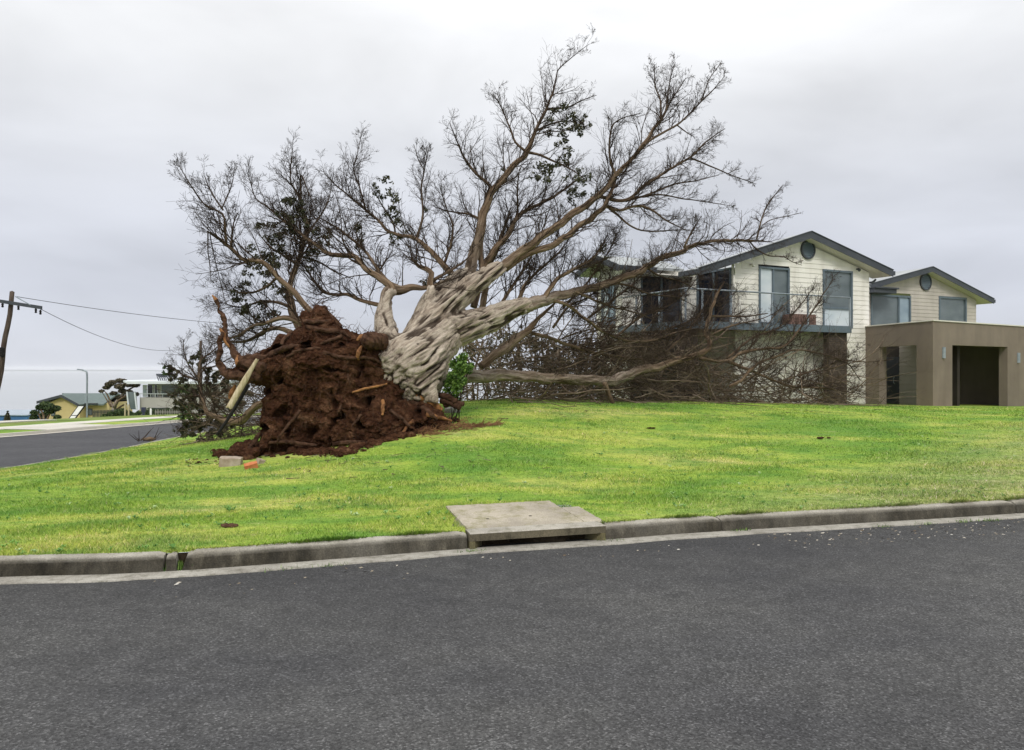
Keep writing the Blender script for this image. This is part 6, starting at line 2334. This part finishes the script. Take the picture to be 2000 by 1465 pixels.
# small rootlets hanging all over the face, and a hairy fringe round the rim
mb = MB()
m_ = 560
pp = []
while len(pp) < m_:
    x, y = random.uniform(440, 880), random.uniform(595, 888)
    if inside(np.array([x]), np.array([y]), OP)[0]:
        pp.append(surf(x, y))
pp = np.array(pp)
d = unit(np.stack([rng.normal(0, .6, m_), rng.normal(-.5, .3, m_), rng.normal(-.35, .5, m_)], 1))
L = rng.uniform(.05, .26, m_)
qz = grow(pp, d, L, 6, .3, -.18)
mb.twigs(qz, (rng.uniform(.0025, .009, m_) ** 1.0)[:, None] * np.linspace(1, .3, 6)[None], 4)
e_ = []
for i in range(len(OP)):
    a, b_ = OP[i], OP[(i + 1) % len(OP)]
    nrm = np.array((b_[1] - a[1], a[0] - b_[0]))
    nrm = nrm / (np.linalg.norm(nrm) + 1e-9)
    for u in np.arange(0, 1, 3.0 / (np.hypot(*(b_ - a)) + 1e-6)):
        e_.append((*(a + (b_ - a) * u), nrm[0], -nrm[1]))
e_ = np.array(e_)
pr = np.array([P(a[0], a[1], float(plate_base(np.array(a[0]), np.array(a[1]))) + random.uniform(-.15, .15)) for a in e_])
d = unit(np.stack([e_[:, 2], rng.normal(0, .5, len(e_)), e_[:, 3]], 1) + rng.normal(0, .5, (len(e_), 3)))
qz = grow(pr, d, rng.uniform(.05, .26, len(e_)), 5, .3, -.1)
mb.twigs(qz, rng.uniform(.003, .009, len(e_))[:, None] * np.linspace(1, .3, 5)[None], 4)
mb.build('rootlets', M['root'], plate, kind='stuff')


# --- soil spilled on the lawn
def clod(mb, c, r_, squash=.7, seed=0):
    n1, n2 = 7, 9
    V = []
    for i in range(n1):
        ph = math.pi * (i + .5) / n1
        for j in range(n2):
            th = 2 * math.pi * j / n2
            v = Vector((math.sin(ph) * math.cos(th), math.sin(ph) * math.sin(th), math.cos(ph)))
            k = 1 + .45 * mnoise.noise(v * 1.6 + Vector((seed * 3.1, 0, 0))) + .2 * mnoise.noise(v * 4 + Vector((seed * 1.7, 5, 0)))
            V.append((c[0] + v.x * r_ * k, c[1] + v.y * r_ * k, c[2] + v.z * r_ * k * squash))
    idx = np.arange(n1 * n2).reshape(n1, n2)
    nx = np.roll(idx, -1, 1)
    top = np.array([list(idx[0])])
    q = np.stack([idx[:-1], idx[1:], nx[1:], nx[:-1]], -1).reshape(-1, 4)
    mb.add(V, [q, np.array([(idx[0, 0], idx[0, j], idx[0, j + 1]) for j in range(1, n2 - 1)]), np.array([(idx[-1, 0], idx[-1, j + 1], idx[-1, j]) for j in range(1, n2 - 1)])])


def gp(px, py):
    """where the sight line to a photo point meets the lawn"""
    y = np.arange(6.5, 26, .02)
    x = (px - CX) / F * y
    z = CAMZ - (py - HY) / F * y
    g = gz(x, y)
    k = np.where(z <= g)[0]
    k = k[0] if len(k) else -1
    return np.array((x[k], y[k], g[k]))


mb = MB()
for k in range(480):
    u = random.random()
    px = 490 + 400 * u
    py = 893 - 62 * max(0, (u - .45) / .55) ** 1.0 + random.gauss(0, 3.4) - 7.5
    c = gp(px, py)
    if c[1] > 18:
        continue
    r_ = random.choice((.02, .03, .03, .045, .06, .09)) * random.uniform(.7, 1.3)
    clod(mb, c + (0, random.uniform(-.1, .25), r_ * .2), r_, .65, k)
for k in range(90):
    px, py = random.uniform(455, 500), random.uniform(870, 892)
    c = gp(px, py + 6)
    clod(mb, c + (0, 0, random.uniform(0, .12)), random.uniform(.03, .11), .8, 900 + k)
for k in range(60):
    px, py = random.gauss(432, 9), random.gauss(889, 3)
    c = gp(px, py)
    clod(mb, c + (0, 0, .02), random.uniform(.02, .07), .7, 1100 + k)
for k in range(34):
    px, py = random.uniform(360, 430), random.gauss(904, 5)
    clod(mb, gp(px, py), random.uniform(.010, .03), .7, 1300 + k)
mb.build('spilled_soil', M['soil'], kind='stuff')
# reddish bark fibres raked out to the right of the plate
mb = MB()
m_ = 520
px = rng.uniform(815, 972, m_)
py = 846 - (px - 815) / 157 * 18 + rng.normal(0, 1, m_) * (1.5 + 5 * np.clip((935 - px) / 90, 0, 1))
pp = np.array([gp(a, b_) for a, b_ in zip(px, py)])
pp[:, 2] += rng.uniform(0, .07, m_) * np.clip((940 - px) / 60, .1, 1)
d = unit(np.stack([rng.normal(1, .5, m_), rng.normal(0, .5, m_), rng.normal(.05, .22, m_)], 1))
qz = grow(pp, d, rng.uniform(.08, .26, m_), 5, .3, 0)
qz[..., 2] = np.maximum(qz[..., 2], gz(qz[..., 0], qz[..., 1]) + .01)
mb.twigs(qz, rng.uniform(.003, .008, m_)[:, None] * np.linspace(1, .4, 5)[None], 4)
M['fibre'] = mat('torn_root_fibre', rough=.9, fn=noisy((.085, .038, .02), (.30, .17, .085), 3.0, .3, .01), spec=.1)
mb.build('torn_root_fibres', M['fibre'], kind='stuff')

# --- things thrown up with the roots
M['pale_timber'] = mat('split_pale_timber', rough=.85, fn=noisy((.30, .24, .13), (.55, .47, .32), 7.0, .5, .01, sc=(4, 4, .5)))
bp = empty('broken_post', tuple(P(448, 797, 12.75)), label='split pale timber post leaning against the left edge of the root plate', cat='post')
o_ = np.array(bp.location)
a, b_ = P(447, 797, 12.75) - o_, P(502, 702, 12.95) - o_
ax = unit(b_ - a)
sx = unit(np.cross(ax, (0, 1, 0)))
sy = np.cross(ax, sx)
mb = MB()
n = 16
ring = []
for k in range(n):
    u = k / (n - 1)
    c_ = a + (b_ - a) * u
    w = .052 * (1 - .45 * max(0, u - .6) / .4)
    rr = []
    for j in range(10):
        th = 2 * math.pi * j / 10
        jj = 1 + .16 * mnoise.noise(Vector((math.cos(th) * 2, math.sin(th) * 2, u * 2)))
        end = .10 * mnoise.noise(Vector((j * 1.7, 3, 1))) if k in (0, n - 1) else 0
        rr.append(c_ + (sx * math.cos(th) + sy * math.sin(th)) * w * jj + ax * end)
    ring.append(rr)
idx = np.arange(n * 10).reshape(n, 10)
nx = np.roll(idx, -1, 1)
mb.add(np.array(ring).reshape(-1, 3), [np.stack([idx[:-1], nx[:-1], nx[1:], idx[1:]], -1).reshape(-1, 4), idx[:1, ::-1], idx[-1:]])
mb.build('timber', M['pale_timber'], bp, smooth=False)
mb = MB()
q0, q1 = P(486, 752, 12.98) - o_, P(424, 850, 12.95) - o_
mb.tube(smooth_path([q0, (q0 + q1) / 2 + (.015, 0, 0), q1], .15), .026, 8)
mb.build('dark_stake', M['dark'], bp, smooth=True)


def slab_thing(name, px, py, w, d_, h, rz_, tilt, m, label, cat, seed=0, rough=.10):
    c = gp(px, py)
    mb = MB()
    n = 6
    V = []
    mb2 = rough_box(-w / 2, w / 2, -d_ / 2, d_ / 2, 0, h, n, n, 0, h * rough, h * .25)
    me = mb2
    o = me.build(name, M[m], label=label, cat=cat)
    o.location = (c[0], c[1], c[2] - .02)
    o.rotation_euler = (tilt[0], tilt[1], rz_)
    return o


M['old_block'] = mat('weathered_block', rough=.9, fn=noisy((.27, .20, .145), (.44, .37, .30), 6.0, .5, .01))
M['orange_brick'] = mat('orange_brick', rough=.9, fn=noisy((.42, .13, .045), (.58, .22, .09), 8.0, .5, .01))
slab_thing('timber_block', 450, 909, .34, .20, .155, .18, (.05, .10), 'old_block', 'pale weathered block lying at the left end of the spilled soil', 'block')
slab_thing('brick', 492, 914, .20, .11, .10, .35, (.25, -.22), 'orange_brick', 'orange brick lying in the soil right of the pale block', 'brick')
slab_thing('stone', 506, 906, .11, .09, .10, .9, (.2, .3), 'old_block', 'small pinkish stone leaning beside the orange brick', 'stone')
slab_thing('wood_chunk', 884, 806, .30, .22, .14, -.2, (.12, -.12), 'paling', 'grey broken chunk of wood under the trunk base on the grass', 'wood chunk')
mb = MB()
for (x0, y0, x1, y1, r_) in ((862, 782, 898, 796, 7), (868, 792, 905, 789, 5), (858, 772, 890, 784, 6)):
    a, b_ = P(x0, y0, 14.9), P(x1, y1, 14.7)
    pth = smooth_path([a, (a + b_) / 2 + (0, 0, .03), b_], .05)
    mb.tube(pth, [r_ / F * 15 * (1 + .3 * mnoise.noise(Vector((k * .6, r_, 0)))) for k in range(len(pth))], 9)
tbuild(mb, 'torn_roots', 'root', fallen)

# --- green shrub under the trunk
iv = P(888, 792, 15.0)
iv[2] = float(gz(iv[0], iv[1]))
ivy = empty('green_shrub', tuple(iv), label='bright green leafy shrub growing against the underside of the fallen trunk', cat='shrub')
mb = MB()
IV = [(905, 695, 9), (898, 706, 13), (888, 712, 11), (905, 716, 14), (895, 725, 15), (915, 722, 9), (884, 735, 13), (898, 742, 14), (880, 752, 13), (892, 760, 12), (872, 765, 9), (886, 775, 10), (894, 782, 8), (868, 750, 8), (920, 714, 7)]
cs = [P(a, b_, 14.75 + random.uniform(-.15, .25)) - iv for a, b_, r_ in IV]
leaf_cloud(mb, cs, [r_ / F * 15 for *_, r_ in IV], 2700, .028, 55, .95, .7)
mb.build('leaves', M['leaf_bright'], ivy)
mb = MB()
for k in range(7):
    a = np.array((random.uniform(-.1, .1), 0, 0))
    b_ = cs[random.randrange(0, 8)]
    mb.tube(smooth_path([a, (a + b_) / 2 + (random.uniform(-.1, .1), 0, 0), b_], .08), .008, 5)
mb.build('stems', M['bark'], ivy, smooth=True)

# --- slim white post behind the branches
c = P(1115, 790, 24.8)
c[2] = float(gz(c[0], c[1]))
wp = empty('white_post', tuple(c), label='slim white post standing behind the tangled branches left of the house', cat='post')
hh = P(1115, 672, 24.8)[2] - c[2]
mb = MB()
mb.tube([(0, 0, -.1), (0, 0, hh * .5), (0, 0, hh)], .032, 8)
mb.build('post', M['white_paint'], wp, smooth=True)
mb = MB()
mb.tube([(0, 0, hh), (0, 0, hh + .03), (0, 0, hh + .05)], [.045, .045, .015], 8)
mb.build('cap', M['white_paint'], wp, smooth=True)

M['leaf_weed'] = mat('weed_leaf', rough=.55, fn=leaf_fn((.085, .20, .035), (.17, .33, .06), (.42, .52, .27)))
# ------------------------------------------------------------------ litter on the road and lawn
M['litter'] = mat('dry_leaf', rough=.8, fn=leaf_fn((.10, .07, .04), (.35, .31, .24), (.55, .53, .48)))
mb = MB()
n = 520
px = np.concatenate([rng.uniform(1450, 2050, 330), rng.uniform(0, 2000, 190)])
off = np.concatenate([np.abs(rng.normal(0, .55, 330)) + .25, np.abs(rng.normal(0, .8, 190)) + .25])
for k in range(n):
    s_ = path_s_at_px(px[k])
    c, nn = kerb_at(s_)
    q = c - nn * off[k]
    a = random.uniform(.007, .022)
    th = random.uniform(0, 6.28)
    u = np.array((math.cos(th), math.sin(th), 0)) * a
    v = np.array((-math.sin(th), math.cos(th), 0)) * a * random.uniform(.3, .6)
    z = float(RZS(s_)) + .008
    c3 = np.array((q[0], q[1], z))
    t = random.random()
    mb.add([c3 - u, c3 + v + (0, 0, .006), c3 + u + (0, 0, .004), c3 - v], [(0, 1, 2, 3)], tint=[t] * 4)
mb.build('leaf_litter', M['litter'], kind='stuff')
# weeds in the gutter joints
mb = MB()
for px_, off_, n in ((1445, .02, 60), (351, -.05, 220), (351, -.1, 160), (916, .12, 50), (640, .21, 30), (1850, .2, 60), (1900, .22, 60), (1780, .2, 40), (540, .2, 30), (1190, .06, 30), (1700, .2, 30), (60, .22, 40)):
    for k in range(n):
        s_ = path_s_at_px(px_) + random.gauss(0, .07)
        c, nn = kerb_at(s_)
        q = c - nn * (off_ + random.gauss(0, .02))
        h = random.uniform(.01, .035) * (2.2 if off_ < -.01 else 1)
        a = random.uniform(0, 6.28)
        w = .004
        l = random.uniform(.0, .03)
        z = float(RZS(s_)) + .005
        b3 = np.array((q[0], q[1], z))
        mb.add([b3 + (w * math.cos(a), w * math.sin(a), 0), b3 - (w * math.cos(a), w * math.sin(a), 0), b3 + (l * math.cos(a + 1.5), l * math.sin(a + 1.5), h)], np.array([(0, 1, 2)]), tint=[random.random()] * 3)
mb.build('gutter_weeds', M['leaf_bright'], kind='stuff')
# torn turf and bark scraps lying on the lawn
for k, (px_, py_, s_, lab) in enumerate([(436, 1030, .10, 'brown scrap of bark lying on the lawn near the broken kerb'), (1608, 857, .12, 'dark tuft of torn turf on the right side of the lawn'), (1275, 838, .09, 'small brown clod on the lawn in front of the long limb')]):
    c = gp(px_, py_)
    mb = MB()
    for i in range(4):
        clod(mb, np.array((random.uniform(-s_, s_), random.uniform(-s_, s_) * .4, .01)), s_ * random.uniform(.3, .5), .35, 50 * k + i)
    o = mb.build('bark_scrap' if k == 0 else 'turf_clod', M['root'] if k == 0 else M['soil'], label=lab, cat='bark scrap' if k == 0 else 'clod')
    o.location = tuple(c + (0, 0, .01))

# fallen twigs and bark on the grass, broad-leaved weeds near the kerb
mb = MB()
n = 190
px = np.concatenate([rng.normal(660, 150, 60), rng.uniform(900, 1750, 130)])
py = np.concatenate([rng.normal(900, 16, 60), 793 + np.abs(rng.normal(0, 14, 130))])
pp = np.array([gp(a, b_) for a, b_ in zip(px, py)])
pp[:, 2] += .03
d = unit(np.stack([rng.normal(0, 1, n), rng.normal(0, 1, n), rng.normal(0, .1, n)], 1))
qz = grow(pp, d, rng.uniform(.04, .22, n), 5, .3, 0)
qz[..., 2] = gz(qz[..., 0], qz[..., 1]) + .035
mb.twigs(qz, rng.uniform(.003, .008, n)[:, None] * np.linspace(1, .5, 5)[None], 4)
mb.build('lawn_twigs', M['deadwood'], kind='stuff')
mb = MB()
n = 0
while n < 330:
    px_, y_ = random.uniform(-40, 2040), 6.0 + 9 * random.random() ** 1.8
    x_ = (px_ - CX) / F * y_
    s_ = float(sdist(KERB, KN, np.array([x_]), np.array([y_]))[0])
    u_, n_ = drain_uv(x_, y_)
    if s_ < .2 or (0 < u_ < 1.4 and n_ < 1.25) or mnoise.noise(Vector((x_ * .8, y_ * .8, 4))) < -.05:
        continue
    n += 1
    z_ = float(lawn_z(np.array([x_]), np.array([y_]))[0])
    k = random.randint(4, 7)
    R = random.uniform(.02, .045)
    t = random.random() ** 1.5
    for i in range(k):
        a = 6.28 * i / k + random.uniform(-.4, .4)
        dx, dy = math.cos(a), math.sin(a)
        w = R * .28
        up_ = random.uniform(.015, .04)
        b3 = np.array((x_, y_, z_ + .012))
        mb.add([b3, b3 + (dx * R * .6 - dy * w, dy * R * .6 + dx * w, up_), b3 + (dx * R, dy * R, up_ * .8), b3 + (dx * R * .6 + dy * w, dy * R * .6 - dx * w, up_)], [(0, 1, 2, 3)], tint=[t] * 4)
mb.build('lawn_weeds', M['leaf_weed'], kind='stuff')

# ------------------------------------------------------------------ sea air
hz_m = bpy.data.materials.new('sea_haze')
hz_m.use_nodes = True
nt = hz_m.node_tree
nt.nodes.clear()
vol = nd(nt, 'ShaderNodeVolumePrincipled', {'Color': (.95, .96, .99, 1), 'Density': 0.00007, 'Anisotropy': 0.0})
out = nd(nt, 'ShaderNodeOutputMaterial', {'Volume': vol.outputs[0]})
mb = MB()
mb.box(-9500, 9500, -200, 14500, -40, 30)
mb.build('haze', hz_m, kind='stuff')
# the low far shore across the bay
M['shore'] = mat('far_shore', rough=1.0, fn=noisy((.20, .22, .23), (.26, .28, .28), .004, .2, 2.0))
mb = MB()
n = 120
V = []
for k in range(n):
    x = -7000 + 6200 * k / (n - 1)
    h = (20 + 26 * mnoise.noise(Vector((x * .0009, 1, 0))) + 10 * mnoise.noise(Vector((x * .004, 2, 0)))) * min(1, k / 12, (n - 1 - k) / 25)
    for y, z in ((7600, -26.5), (7800, -26 + max(2, h * .5)), (8200, -26 + max(3, h * .8)), (9000, -26.5)):
        V.append((x, y, z))
idx = np.arange(n * 4).reshape(n, 4)
mb.add(V, np.stack([idx[:-1, :-1], idx[1:, :-1], idx[1:, 1:], idx[:-1, 1:]], -1).reshape(-1, 4))
mb.build('far_shore', M['shore'], smooth=True, kind='structure')
